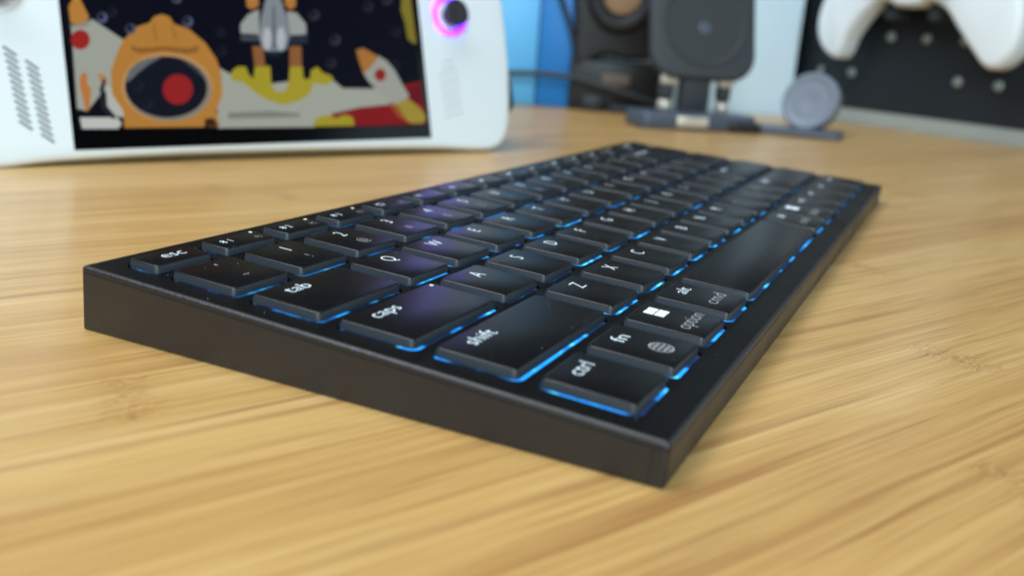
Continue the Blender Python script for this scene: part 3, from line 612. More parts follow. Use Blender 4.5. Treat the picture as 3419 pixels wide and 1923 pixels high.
# picture shown on the screen: flat coloured shapes, each a hair in front of the last
import json
ART = json.loads('''[[[172,178,166],[[-11.7,34.9],[-6.1,31.8],[1.3,26.7],[30.4,30.6],[42.5,30.3],[47.1,26.6],[62.6,26.6],[80.4,28.0],[79.2,19.9],[54.8,17.6],[40.3,14.8],[30.2,8.5],[-15.3,8.2]]],[[132,138,128],[[-9.8,15.1],[9.5,15.9],[23.7,14.8],[23.5,13.2],[-10.1,12.6]]],[[140,28,32],[[38.6,14.1],[54.8,17.4],[71.4,19.1],[80.5,28.8],[91.8,30.9],[90.8,9.5],[37.9,8.7]]],[[110,22,34],[[80.2,26.5],[91.6,29.7],[91.2,19.2],[85.2,19.9]]],[[172,160,48],[[29.1,8.8],[30.7,11.8],[34.8,13.7],[38.6,14.0],[41.5,12.6],[46.4,14.3],[50.2,13.1],[50.7,9.1]]],[[172,178,166],[[-68.4,48.5],[-60.2,52.4],[-48.9,44.5],[-53.2,25.8],[-60.2,23.3],[-66.7,15.8],[-70.3,16.8]]],[[196,138,62],[[-68.4,50.4],[-68.4,56.7],[-66.2,60.3],[-63.7,60.5],[-61.2,53.3],[-62.7,50.8],[-66.0,49.8]]],[[150,150,146],[[-68.8,48.7],[-68.5,49.7],[-65.1,49.9],[-60.6,52.4],[-60.0,51.7],[-63.4,49.0]]],[[165,42,40],[[-62.0,44.2],[-62.2,43.3],[-62.6,42.4],[-63.1,41.7],[-63.8,41.0],[-64.5,40.5],[-65.3,40.2],[-66.1,40.1],[-66.9,40.1],[-67.6,40.4],[-68.2,40.8],[-68.7,41.4],[-69.0,42.1],[-69.2,43.0],[-69.2,43.8],[-69.0,44.7],[-68.6,45.5],[-68.1,46.3],[-67.4,47.0],[-66.7,47.5],[-65.9,47.8],[-65.1,47.9],[-64.3,47.9],[-63.6,47.6],[-63.0,47.2],[-62.5,46.6],[-62.1,45.9],[-62.0,45.0]]],[[200,130,70],[[-67.7,29.5],[-66.3,31.3],[-64.8,30.6],[-65.3,26.6],[-64.0,24.7],[-65.7,16.8],[-67.2,15.6],[-67.7,20.7],[-68.2,25.6]]],[[198,140,84],[[-61.1,30.6],[-58.3,30.7],[-57.9,26.8],[-59.8,26.2]]],[[205,210,205],[[-69.8,13.4],[-55.8,13.3],[-54.3,10.8],[-56.0,8.8],[-69.5,8.9]]],[[40,42,44],[[-61.0,24.7],[-59.0,28.7],[-57.9,28.7],[-59.8,22.8],[-59.2,16.8],[-56.4,12.8],[-57.8,12.8],[-61.1,16.8]]],[[192,198,190],[[-58.5,25.8],[-55.3,24.8],[-52.1,19.8],[-53.0,13.3],[-56.3,13.8],[-59.0,17.8]]],[[194,136,62],[[-49.4,44.5],[-43.2,50.3],[-38.0,52.2],[-35.7,54.9],[-32.5,56.1],[-29.5,55.3],[-27.9,52.3],[-21.9,50.5],[-15.7,45.0],[-11.8,38.3],[-10.5,31.9],[-11.1,23.3],[-14.9,15.8],[-14.2,9.2],[-53.5,9.1],[-53.1,15.8],[-56.5,22.8],[-55.8,31.8],[-52.4,39.4]]],[[150,104,48],[[-46.7,42.6],[-43.4,41.5],[-33.3,42.7],[-23.0,42.3],[-18.6,43.8],[-19.5,40.9],[-24.4,39.9],[-33.5,40.9],[-43.7,39.4],[-46.5,40.6]]],[[168,116,52],[[-36.8,51.7],[-35.8,52.3],[-35.7,45.1],[-36.8,44.6]]],[[168,116,52],[[-29.4,52.2],[-28.4,52.0],[-27.4,46.0],[-28.7,46.0]]],[[205,158,104],[[-15.2,24.6],[-16.4,21.3],[-18.4,18.3],[-21.3,15.7],[-24.9,13.6],[-28.8,12.1],[-33.0,11.4],[-37.2,11.3],[-41.2,12.0],[-44.8,13.4],[-47.8,15.3],[-50.2,17.7],[-51.8,20.5],[-52.5,23.5],[-52.3,26.6],[-51.2,29.7],[-49.3,32.6],[-46.7,35.2],[-43.4,37.3],[-39.6,38.9],[-35.6,39.8],[-31.4,40.0],[-27.2,39.5],[-23.4,38.3],[-20.1,36.4],[-17.5,34.0],[-15.8,31.1],[-15.0,27.9]]],[[150,140,122],[[-15.7,24.0],[-16.9,20.9],[-18.8,18.1],[-21.6,15.6],[-25.0,13.7],[-28.7,12.3],[-32.7,11.6],[-36.7,11.5],[-40.6,12.2],[-44.0,13.5],[-47.0,15.3],[-49.2,17.6],[-50.7,20.2],[-51.4,23.1],[-51.3,26.0],[-50.3,28.9],[-48.5,31.6],[-45.9,34.1],[-42.8,36.1],[-39.2,37.5],[-35.3,38.4],[-31.2,38.6],[-27.3,38.1],[-23.7,37.0],[-20.5,35.2],[-18.0,32.9],[-16.3,30.1],[-15.6,27.1]]],[[20,24,38],[[-17.6,24.9],[-18.6,22.0],[-20.5,19.4],[-23.1,17.0],[-26.3,15.2],[-29.8,13.9],[-33.6,13.2],[-37.3,13.1],[-40.9,13.7],[-44.2,14.9],[-47.0,16.6],[-49.1,18.8],[-50.5,21.3],[-51.2,24.0],[-51.0,26.8],[-50.1,29.5],[-48.4,32.1],[-46.0,34.4],[-43.0,36.3],[-39.6,37.7],[-35.9,38.5],[-32.1,38.7],[-28.4,38.3],[-25.0,37.2],[-22.1,35.5],[-19.7,33.3],[-18.2,30.7],[-17.4,27.9]]],[[108,114,118],[[-50.4,27.4],[-49.1,32.0],[-45.2,35.6],[-39.9,37.8],[-34.9,38.2],[-40.3,35.2],[-45.2,31.5],[-48.6,28.4]]],[[70,76,86],[[-26.8,37.2],[-23.3,36.3],[-19.1,32.2],[-18.4,29.6],[-21.6,33.2]]],[[160,38,40],[[-23.7,25.0],[-24.0,23.6],[-24.7,22.2],[-25.6,21.0],[-26.7,20.0],[-28.0,19.2],[-29.4,18.8],[-30.9,18.6],[-32.2,18.7],[-33.5,19.2],[-34.6,19.9],[-35.4,20.9],[-36.0,22.1],[-36.3,23.4],[-36.3,24.8],[-35.9,26.2],[-35.3,27.6],[-34.4,28.8],[-33.3,29.8],[-32.0,30.6],[-30.6,31.1],[-29.2,31.3],[-27.8,31.2],[-26.5,30.7],[-25.4,30.0],[-24.5,29.0],[-23.9,27.8],[-23.6,26.4]]],[[60,40,26],[[-20.1,12.7],[-16.4,12.9],[-14.7,9.4],[-21.1,9.2]]],[[96,102,140],[[-54.3,53.2],[-54.5,52.6],[-54.9,52.0],[-55.4,51.5],[-56.0,51.2],[-56.6,51.0],[-57.2,51.1],[-57.7,51.3],[-58.1,51.8],[-58.3,52.4],[-58.3,53.0],[-58.1,53.6],[-57.8,54.2],[-57.3,54.7],[-56.7,55.1],[-56.0,55.2],[-55.4,55.1],[-54.9,54.9],[-54.5,54.4],[-54.3,53.9]]],[[18,21,34],[[-55.5,53.6],[-55.6,53.1],[-55.9,52.6],[-56.4,52.3],[-56.9,52.2],[-57.3,52.3],[-57.7,52.5],[-57.9,52.9],[-57.9,53.4],[-57.8,53.9],[-57.4,54.3],[-57.0,54.7],[-56.5,54.8],[-56.1,54.7],[-55.7,54.5],[-55.5,54.1]]],[[84,90,120],[[-43.8,49.3],[-43.9,48.7],[-44.3,48.0],[-44.8,47.5],[-45.5,47.2],[-46.1,47.1],[-46.7,47.2],[-47.3,47.4],[-47.6,47.9],[-47.9,48.5],[-47.9,49.1],[-47.7,49.8],[-47.3,50.4],[-46.8,50.9],[-46.2,51.2],[-45.5,51.3],[-44.9,51.3],[-44.4,51.0],[-44.0,50.6],[-43.8,50.0]]],[[18,21,34],[[-44.9,49.7],[-45.1,49.2],[-45.4,48.7],[-45.9,48.4],[-46.4,48.3],[-46.9,48.4],[-47.2,48.6],[-47.5,49.0],[-47.5,49.5],[-47.3,50.0],[-47.0,50.5],[-46.5,50.8],[-46.0,50.9],[-45.6,50.8],[-45.2,50.6],[-45.0,50.2]]],[[90,96,124],[[-19.8,53.6],[-20.0,52.9],[-20.4,52.3],[-20.9,51.8],[-21.6,51.4],[-22.3,51.3],[-23.0,51.3],[-23.5,51.6],[-24.0,52.1],[-24.2,52.7],[-24.2,53.4],[-24.0,54.0],[-23.6,54.7],[-23.1,55.2],[-22.4,55.5],[-21.7,55.7],[-21.0,55.6],[-20.4,55.4],[-20.0,54.9],[-19.8,54.3]]],[[18,21,34],[[-21.0,54.0],[-21.2,53.4],[-21.6,53.0],[-22.1,52.6],[-22.6,52.5],[-23.1,52.6],[-23.5,52.9],[-23.8,53.3],[-23.8,53.8],[-23.6,54.3],[-23.3,54.8],[-22.8,55.1],[-22.2,55.2],[-21.7,55.2],[-21.3,54.9],[-21.1,54.5]]],[[80,86,104],[[-23.2,63.4],[-23.4,62.7],[-23.8,62.1],[-24.3,61.5],[-25.0,61.2],[-25.7,61.0],[-26.3,61.1],[-26.9,61.4],[-27.3,61.8],[-27.5,62.4],[-27.6,63.1],[-27.4,63.8],[-27.0,64.4],[-26.4,64.9],[-25.8,65.3],[-25.1,65.4],[-24.4,65.4],[-23.8,65.1],[-23.4,64.7],[-23.2,64.1]]],[[18,21,34],[[-24.4,63.7],[-24.6,63.2],[-25.0,62.7],[-25.4,62.4],[-26.0,62.3],[-26.5,62.3],[-26.9,62.6],[-27.1,63.0],[-27.1,63.5],[-27.0,64.0],[-26.6,64.5],[-26.1,64.8],[-25.6,65.0],[-25.1,64.9],[-24.7,64.7],[-24.5,64.2]]],[[34,38,52],[[-43.9,26.0],[-44.1,25.3],[-44.5,24.7],[-45.0,24.3],[-45.6,23.9],[-46.2,23.8],[-46.9,23.9],[-47.4,24.2],[-47.8,24.7],[-48.0,25.3],[-48.0,25.9],[-47.8,26.6],[-47.5,27.2],[-46.9,27.7],[-46.3,28.0],[-45.7,28.1],[-45.1,28.0],[-44.5,27.7],[-44.1,27.2],[-43.9,26.7]]],[[18,21,34],[[-45.1,26.4],[-45.2,25.9],[-45.6,25.4],[-46.0,25.2],[-46.5,25.0],[-47.0,25.1],[-47.4,25.4],[-47.6,25.8],[-47.6,26.3],[-47.5,26.8],[-47.1,27.3],[-46.7,27.6],[-46.2,27.7],[-45.7,27.6],[-45.3,27.3],[-45.1,26.9]]],[[34,38,52],[[-41.2,18.6],[-41.3,18.0],[-41.7,17.4],[-42.2,16.9],[-42.9,16.6],[-43.5,16.5],[-44.2,16.6],[-44.7,16.9],[-45.1,17.4],[-45.3,18.0],[-45.3,18.6],[-45.1,19.3],[-44.8,19.9],[-44.2,20.4],[-43.6,20.7],[-43.0,20.8],[-42.3,20.7],[-41.8,20.4],[-41.4,19.9],[-41.2,19.3]]],[[18,21,34],[[-42.3,19.0],[-42.5,18.5],[-42.8,18.1],[-43.3,17.8],[-43.8,17.7],[-44.3,17.8],[-44.7,18.1],[-44.9,18.5],[-44.9,19.0],[-44.8,19.5],[-44.4,20.0],[-44.0,20.3],[-43.5,20.4],[-43.0,20.3],[-42.6,20.0],[-42.4,19.6]]],[[30,34,46],[[-50.2,55.7],[-50.4,55.1],[-50.7,54.5],[-51.2,54.0],[-51.8,53.6],[-52.5,53.5],[-53.1,53.6],[-53.6,53.8],[-54.0,54.3],[-54.2,54.8],[-54.2,55.5],[-54.0,56.1],[-53.7,56.7],[-53.2,57.2],[-52.6,57.6],[-51.9,57.7],[-51.3,57.7],[-50.8,57.4],[-50.4,57.0],[-50.2,56.4]]],[[18,21,34],[[-51.3,56.1],[-51.5,55.6],[-51.8,55.1],[-52.3,54.8],[-52.8,54.7],[-53.2,54.7],[-53.6,55.0],[-53.8,55.4],[-53.8,55.9],[-53.7,56.4],[-53.3,56.8],[-52.9,57.2],[-52.4,57.3],[-51.9,57.2],[-51.6,57.0],[-51.4,56.6]]],[[28,32,44],[[-6.3,49.7],[-6.5,49.0],[-6.9,48.4],[-7.5,47.8],[-8.2,47.5],[-8.9,47.4],[-9.6,47.4],[-10.2,47.7],[-10.6,48.2],[-10.9,48.8],[-10.9,49.5],[-10.7,50.2],[-10.3,50.8],[-9.7,51.4],[-9.0,51.7],[-8.3,51.9],[-7.6,51.8],[-7.0,51.5],[-6.5,51.0],[-6.3,50.4]]],[[18,21,34],[[-7.6,50.1],[-7.8,49.6],[-8.2,49.1],[-8.7,48.8],[-9.2,48.6],[-9.8,48.7],[-10.2,49.0],[-10.4,49.4],[-10.5,49.9],[-10.3,50.5],[-9.9,51.0],[-9.4,51.3],[-8.8,51.4],[-8.3,51.3],[-7.9,51.1],[-7.6,50.6]]],[[28,32,44],[[-6.8,41.7],[-7.0,40.9],[-7.5,40.3],[-8.0,39.8],[-8.7,39.4],[-9.5,39.3],[-10.2,39.4],[-10.8,39.7],[-11.2,40.2],[-11.4,40.8],[-11.5,41.5],[-11.3,42.2],[-10.8,42.8],[-10.3,43.3],[-9.6,43.7],[-8.8,43.8],[-8.1,43.7],[-7.5,43.4],[-7.1,43.0],[-6.9,42.3]]],[[18,21,34],[[-8.2,42.0],[-8.3,41.5],[-8.7,41.0],[-9.2,40.7],[-9.8,40.6],[-10.3,40.7],[-10.7,40.9],[-11.0,41.4],[-11.0,41.9],[-10.8,42.5],[-10.5,42.9],[-10.0,43.2],[-9.4,43.4],[-8.9,43.3],[-8.4,43.0],[-8.2,42.6]]],[[56,58,70],[[39.8,60.1],[39.5,59.4],[39.1,58.7],[38.4,58.1],[37.6,57.7],[36.8,57.5],[36.0,57.6],[35.3,57.9],[34.8,58.4],[34.5,59.1],[34.5,59.8],[34.7,60.6],[35.2,61.3],[35.8,61.8],[36.6,62.2],[37.5,62.4],[38.3,62.3],[39.0,62.0],[39.5,61.5],[39.7,60.9]]],[[18,21,34],[[38.2,60.5],[38.0,59.9],[37.6,59.4],[37.0,59.0],[36.4,58.9],[35.8,59.0],[35.3,59.3],[35.0,59.7],[35.0,60.3],[35.2,60.9],[35.6,61.4],[36.2,61.7],[36.8,61.9],[37.4,61.8],[37.9,61.5],[38.2,61.1]]],[[60,60,76],[[49.0,49.1],[48.8,48.3],[48.3,47.6],[47.6,47.0],[46.8,46.7],[45.9,46.5],[45.1,46.6],[44.4,46.9],[43.9,47.4],[43.6,48.1],[43.6,48.8],[43.8,49.6],[44.3,50.3],[45.0,50.9],[45.8,51.2],[46.6,51.4],[47.5,51.3],[48.2,51.0],[48.7,50.5],[49.0,49.8]]],[[18,21,34],[[47.5,49.5],[47.2,48.9],[46.8,48.4],[46.2,48.0],[45.5,47.9],[44.9,48.0],[44.4,48.3],[44.1,48.7],[44.1,49.3],[44.3,49.9],[44.7,50.4],[45.3,50.8],[46.0,50.9],[46.6,50.8],[47.1,50.5],[47.4,50.1]]],[[44,44,58],[[45.2,38.2],[44.9,37.4],[44.4,36.7],[43.8,36.2],[43.0,35.8],[42.1,35.7],[41.3,35.8],[40.6,36.1],[40.1,36.6],[39.8,37.3],[39.8,38.0],[40.0,38.8],[40.5,39.5],[41.2,40.0],[42.0,40.4],[42.8,40.5],[43.6,40.4],[44.3,40.1],[44.9,39.6],[45.1,38.9]]],[[18,21,34],[[43.6,38.6],[43.4,38.0],[43.0,37.5],[42.4,37.2],[41.7,37.0],[41.1,37.1],[40.6,37.4],[40.3,37.9],[40.3,38.5],[40.5,39.1],[40.9,39.6],[41.5,39.9],[42.2,40.1],[42.8,40.0],[43.3,39.7],[43.6,39.2]]],[[44,44,54],[[69.1,66.2],[68.9,65.4],[68.4,64.6],[67.6,64.0],[66.8,63.6],[65.9,63.4],[65.0,63.5],[64.3,63.8],[63.7,64.3],[63.4,65.0],[63.4,65.8],[63.6,66.6],[64.2,67.3],[64.9,67.9],[65.7,68.3],[66.6,68.5],[67.5,68.4],[68.2,68.1],[68.8,67.6],[69.1,66.9]]],[[18,21,34],[[67.5,66.5],[67.3,65.9],[66.8,65.4],[66.2,65.0],[65.5,64.8],[64.8,64.9],[64.3,65.2],[64.0,65.7],[63.9,66.3],[64.2,66.9],[64.6,67.4],[65.2,67.8],[65.9,68.0],[66.6,67.9],[67.1,67.6],[67.4,67.1]]],[[56,56,66],[[80.1,70.2],[79.8,69.4],[79.3,68.7],[78.6,68.1],[77.7,67.7],[76.8,67.5],[75.9,67.5],[75.1,67.8],[74.5,68.4],[74.2,69.0],[74.2,69.8],[74.5,70.6],[75.0,71.4],[75.7,72.0],[76.6,72.4],[77.5,72.6],[78.4,72.5],[79.2,72.2],[79.8,71.7],[80.1,71.0]]],[[18,21,34],[[78.4,70.6],[78.2,70.0],[77.7,69.4],[77.1,69.1],[76.3,68.9],[75.7,69.0],[75.1,69.3],[74.8,69.7],[74.8,70.3],[75.0,70.9],[75.5,71.5],[76.1,71.9],[76.8,72.1],[77.5,72.0],[78.0,71.7],[78.4,71.2]]],[[34,34,46],[[83.0,54.6],[82.8,53.8],[82.2,53.1],[81.5,52.5],[80.6,52.1],[79.7,51.9],[78.8,52.0],[78.0,52.3],[77.4,52.8],[77.1,53.5],[77.1,54.3],[77.4,55.1],[77.9,55.9],[78.6,56.5],[79.5,56.9],[80.4,57.0],[81.3,57.0],[82.1,56.6],[82.7,56.1],[83.0,55.4]]],[[18,21,34],[[81.3,55.0],[81.1,54.4],[80.6,53.9],[80.0,53.5],[79.3,53.3],[78.6,53.4],[78.0,53.7],[77.7,54.2],[77.7,54.8],[77.9,55.4],[78.4,56.0],[79.0,56.4],[79.7,56.5],[80.4,56.4],[81.0,56.1],[81.3,55.6]]],[[30,30,42],[[79.9,38.4],[79.6,37.6],[79.1,36.8],[78.4,36.3],[77.5,35.9],[76.5,35.7],[75.6,35.8],[74.9,36.2],[74.3,36.7],[74.0,37.4],[74.0,38.2],[74.2,39.0],[74.8,39.7],[75.5,40.3],[76.4,40.7],[77.3,40.8],[78.2,40.7],[79.0,40.4],[79.5,39.9],[79.9,39.2]]],[[18,21,34],[[78.2,38.8],[78.0,38.2],[77.5,37.7],[76.8,37.3],[76.1,37.2],[75.4,37.3],[74.9,37.6],[74.6,38.1],[74.5,38.7],[74.8,39.3],[75.2,39.8],[75.9,40.2],[76.6,40.3],[77.3,40.2],[77.8,39.9],[78.1,39.4]]],[[176,164,48],[[5.1,35.6],[12.2,35.8],[11.6,27.5],[13.6,24.4],[17.4,24.5],[20.0,28.2],[21.6,36.0],[27.8,36.2],[27.5,30.6],[33.1,30.1],[29.7,23.8],[24.4,20.6],[16.3,18.5],[8.9,20.7],[3.1,24.3],[1.0,29.5],[3.6,30.1]]],[[176,164,48],[[30.7,30.6],[31.9,34.6],[35.2,36.2],[37.4,33.6],[42.2,32.0],[42.5,29.7],[38.5,27.9],[33.5,28.4]]],[[176,164,48],[[-6.7,31.4],[-5.3,33.6],[-2.9,35.1],[0.8,35.2],[1.5,32.2],[3.7,29.5],[4.0,23.5],[0.5,26.7],[-2.1,28.6],[-6.0,28.8]]],[[150,100,60],[[5.0,44.3],[10.0,44.5],[9.8,35.4],[4.9,35.3]]],[[150,100,60],[[22.7,45.1],[28.5,45.3],[27.5,35.9],[21.4,35.8]]],[[190,130,66],[[5.2,65.6],[10.7,66.0],[10.8,62.7],[7.0,60.5],[4.9,61.8]]],[[190,130,66],[[23.4,67.0],[28.9,67.4],[28.4,63.4],[25.4,61.5],[23.3,63.6]]],[[168,174,172],[[1.0,53.9],[5.0,58.2],[10.5,61.0],[8.9,49.4],[0.4,49.5]]],[[168,174,172],[[23.5,60.8],[28.3,60.5],[32.2,55.7],[31.9,51.1],[23.7,49.6]]],[[44,52,66],[[0.4,49.8],[8.4,49.7],[8.2,46.1],[0.2,46.0]]],[[44,52,66],[[23.3,50.1],[32.4,50.9],[31.8,46.9],[22.8,45.9]]],[[110,118,124],[[0.2,48.0],[8.1,47.9],[8.1,47.4],[0.1,47.5]]],[[140,150,156],[[14.5,66.3],[21.3,66.8],[23.2,58.0],[23.4,49.6],[21.1,43.9],[16.8,41.5],[13.3,41.3],[9.8,43.4],[8.5,48.8],[11.0,57.2]]],[[108,118,128],[[16.9,62.6],[18.4,62.7],[16.3,43.7],[13.9,43.6]]],[[190,198,204],[[14.6,48.0],[14.4,46.9],[14.1,45.8],[13.7,44.8],[13.2,44.0],[12.7,43.4],[12.2,43.0],[11.8,42.8],[11.3,42.9],[10.9,43.3],[10.6,43.9],[10.4,44.7],[10.3,45.6],[10.3,46.7],[10.4,47.8],[10.6,49.0],[10.9,50.1],[11.3,51.0],[11.7,51.9],[12.2,52.5],[12.7,52.9],[13.2,53.1],[13.6,53.0],[14.0,52.6],[14.4,52.0],[14.6,51.2],[14.7,50.3],[14.7,49.2]]],[[190,198,204],[[21.1,48.3],[20.9,47.2],[20.6,46.1],[20.2,45.1],[19.8,44.3],[19.3,43.6],[18.8,43.2],[18.3,43.1],[17.8,43.2],[17.4,43.6],[17.1,44.2],[16.9,45.0],[16.7,45.9],[16.7,47.0],[16.8,48.1],[17.1,49.3],[17.4,50.4],[17.8,51.4],[18.2,52.2],[18.7,52.8],[19.2,53.3],[19.7,53.4],[20.2,53.3],[20.6,52.9],[20.9,52.4],[21.1,51.6],[21.3,50.6],[21.3,49.5]]],[[28,40,46],[[11.1,42.4],[19.1,42.7],[17.5,40.1],[11.9,39.9]]],[[168,172,164],[[58.5,34.2],[63.5,38.5],[68.2,42.5],[72.6,40.0],[76.2,35.8],[80.0,28.0],[82.8,23.2],[74.9,18.0],[69.9,21.9],[63.8,26.9],[60.9,30.1]]],[[180,122,62],[[56.4,44.8],[60.6,45.8],[65.0,43.6],[68.5,41.9],[62.5,36.1],[58.8,33.6],[57.3,39.5]]],[[150,40,36],[[71.0,33.3],[70.8,32.6],[70.5,32.0],[70.0,31.4],[69.5,30.9],[68.8,30.5],[68.1,30.3],[67.4,30.2],[66.7,30.3],[66.1,30.5],[65.5,30.8],[65.1,31.3],[64.8,31.9],[64.7,32.5],[64.7,33.1],[64.9,33.8],[65.2,34.4],[65.7,35.0],[66.2,35.5],[66.9,35.9],[67.6,36.1],[68.3,36.2],[69.0,36.2],[69.6,36.0],[70.2,35.6],[70.6,35.2],[70.9,34.6],[71.0,34.0]]],[[170,150,60],[[71.1,18.3],[81.9,22.0],[88.3,17.1],[91.3,12.8],[88.7,9.7],[82.2,9.7],[75.5,12.8]]],[[160,90,50],[[71.1,18.3],[75.1,18.9],[79.5,11.0],[75.5,12.8]]],[[138,126,48],[[85.5,71.5],[93.4,72.1],[92.7,50.2],[89.2,49.0],[86.0,51.4],[85.7,58.7],[84.2,65.4]]]]''')
cols = {}; mats_ = []
def cm(c):
    c = tuple(c)
    if c not in cols:
        s = srgb(*c)
        k = mat('picture_colour', (0.0, 0.0, 0.0, 1), 0.35, emit=s, es=0.76, spec=0.1)
        cols[c] = len(mats_); mats_.append(k)
    return cols[c]
X0, X1, Y0, Y1 = -70.8, 90.9, 8.6, 97.0
def clip(L):
    for ax, lim, sg in ((0, X0, 1), (0, X1, -1), (1, Y0, 1), (1, Y1, -1)):
        o = []
        for i in range(len(L)):
            a, b = L[i-1], L[i]; ia = (a[ax]-lim)*sg >= 0; ib = (b[ax]-lim)*sg >= 0
            if ia != ib:
                t = (lim-a[ax])/(b[ax]-a[ax]); o.append((a[0]+t*(b[0]-a[0]), a[1]+t*(b[1]-a[1])))
            if ib: o.append(tuple(b))
        L = o
        if len(L) < 3: return L
    return L
pm = MB()
def poly(c, L, z):
    L = clip([tuple(p) for p in L])
    if len(L) < 3: return
    ar = sum(L[i-1][0]*L[i][1] - L[i][0]*L[i-1][1] for i in range(len(L)))
    if ar * SG < 0: L = L[::-1]
    pm.add([(x, y, SG*z) for x, y in L], [tuple(range(len(L)))], cm(c))
poly((10, 13, 27), [(X0, Y0), (X1, Y0), (X1, Y1), (X0, Y1)], 0.40)
for i, (c, L) in enumerate(ART): poly(c, L, 0.42 + 0.008*i)
# the far upper part, beyond what the photograph shows: plain night sky with a few more stars
for i in range(14):
    x = random.uniform(-60, 80); y = random.uniform(72, 95); poly((70, 74, 96), circle(x, y, 0.7, 12), 1.1)
pm.build('screen_picture', mats_, scr, 0)
# speaker grilles
mb = MB()
for col, (xa, ya, n) in enumerate(((-91.2, 38.5, 12), (-84.2, 33.5, 12))):
    for k in range(n):
        x = xa + 0.30*k*0.6; y = ya - 2.55*k
        p = [(x-2.4, y+1.5), (x-1.7, y+2.2), (x+2.5, y-1.3), (x+1.8, y-2.0)][::-1]
        if SG < 0: p = p[::-1]
        mb.add([(a_, b_, SG*0.06) for a_, b_ in p], [(0, 1, 2, 3)])
mb.build('speaker_grille', m_slot, hc, 0)
mb = MB()
for j in range(10):
    for i in range(7):
        x = 103 + i*1.7 + (j % 2)*0.85; y = 40 - j*3.0 + i*0.4
        if abs(x - 109) + abs(y - 24)*0.35 > 9.5: continue
        q = circle(x, y, 0.42, 8)
        mb.add([(a_, b_, SG*0.06) for a_, b_ in (q if SG > 0 else q[::-1])], [tuple(range(8))])
mb.build('speaker_grille', m_slot, hc, 0)
# thumb sticks with lit rings
def ring_mat():
    m = bpy.data.materials.new('lit_ring'); m.use_nodes = True
    nt = m.node_tree; p = nt.nodes['Principled BSDF']
    tc = nt.nodes.new('ShaderNodeTexCoord')
    n = nt.nodes.new('ShaderNodeTexNoise'); n.inputs['Scale'].default_value = 95; n.inputs['Detail'].default_value = 0
    nt.links.new(tc.outputs['Object'], n.inputs['Vector'])
    cr = nt.nodes.new('ShaderNodeValToRGB'); e = cr.color_ramp.elements
    e[0].position = 0.48; e[0].color = (0.026, 0.0, 0.8, 1); e[1].position = 0.64; e[1].color = (0.24, 0.005, 0.6, 1)
    nt.links.new(n.outputs['Fac'], cr.inputs[0]); nt.links.new(cr.outputs[0], p.inputs['Emission Color'])
    p.inputs['Emission Strength'].default_value = 26.0
    p.inputs['Base Color'].default_value = (0.4, 0.2, 0.6, 1)
    return m
m_ring = ring_mat()
def stick(cx, cy, lit=True):
    mb = MB()
    pr = [(10.6, 0.0), (10.4, 0.5), (9.6, 0.7), (7.4, 0.2), (6.4, -0.6)]
    rr_ = [[(cx + r_*math.cos(2*math.pi*i/48), cy + r_*math.sin(2*math.pi*i/48), SG*z) for i in range(48)] for r_, z in pr]
    if SG < 0: rr_ = rr_[::-1]
    mb.rings(rr_, False, False)
    rg = mb.build('light_ring', m_ring if lit else m_white, hc, 60)
    mb = MB()
    pr = [(5.0, -0.4), (3.6, 0.3), (3.4, 4.5), (6.6, 5.8), (7.1, 6.6), (7.0, 7.4), (6.2, 8.1), (4.5, 7.7), (0.01, 7.4)]
    rr_ = [[(cx + r_*math.cos(2*math.pi*i/40), cy + r_*math.sin(2*math.pi*i/40), SG*z) for i in range(40)] for r_, z in pr]
    if SG < 0: rr_ = rr_[::-1]
    mb.rings(rr_, True, True)
    mb.build('thumb_stick', m_dark, hc, 60)
stick(113.5, 64.5)
stick(-94.5, 63.0, False)
# black stand behind it
W2 = HM.copy()
st = empty('tablet_stand', (0, 0, 0), 'black stand behind the white console, its edge showing at the right', 'stand', M=HM)
mb = MB()
def hbox(x0, x1, y0, y1, z0, z1, b=1.5, mi=0): hslab(mb, rrect(x0, x1, y0, y1, b*1.5, 3), z0, z1, b, 2, mi)
hbox(60, 170, 20, 44, -34, -24, 4); mb.build('back_rest', m_black, st, 40)
mb = MB(); hbox(40, 140, -1.0, 8, -60, -22, 1.5); mb.build('foot', m_black, st, 40)

# ------------------------------------------------------------------ room: walls, ledge, pegboard
m_wall = mat('wall_paint', srgb(212, 234, 248), 0.8, bump=0.1, bscale=200)
m_ledge = mat('ledge_paint', srgb(150, 155, 152), 0.6)
def wallbox(name, p0, p1, thick, z0, z1, m, side):
    a = Vector((*p0, 0)); b = Vector((*p1, 0)); t = (b-a).normalized(); n = Vector((t.y, -t.x, 0))*side*thick
    mb = MB(); q = [a, b, b+n, a+n]
    if side > 0: q = q[::-1]
    mb.rings([[(p.x, p.y, z0) for p in q], [(p.x, p.y, z1) for p in q]]); return mb.build(name, m, None, 0)
w = wallbox('wall', (420, 483), (790, 125), 60, -300, 185, m_wall, -1); w['kind'] = 'structure'
w = wallbox('wall', (841, 162), (70, -1126), 60, -300, 440, m_wall, -1); w['kind'] = 'structure'
# ledge
t59 = Vector((math.cos(R(-121)), math.sin(R(-121)), 0)); nin = Vector((-0.857167, 0.515038, 0))   # nin points into the room
def bm_(u_, d_, z_): # along board, towards room, up
    p = Vector((775, 74, 0)) + t59*u_ + nin*d_; return (p.x, p.y, z_)
mb = MB()
q = [bm_(-75, 0.5, 0), bm_(400, 0.5, 0), bm_(400, -24, 0), bm_(-75, -24, 0)]
mb.rings([[(a_, b_, 0.2) for a_, b_, c_ in q], [(a_, b_, 12) for a_, b_, c_ in q]])
led = mb.build('ledge', m_ledge, None, 0); led['kind'] = 'structure'
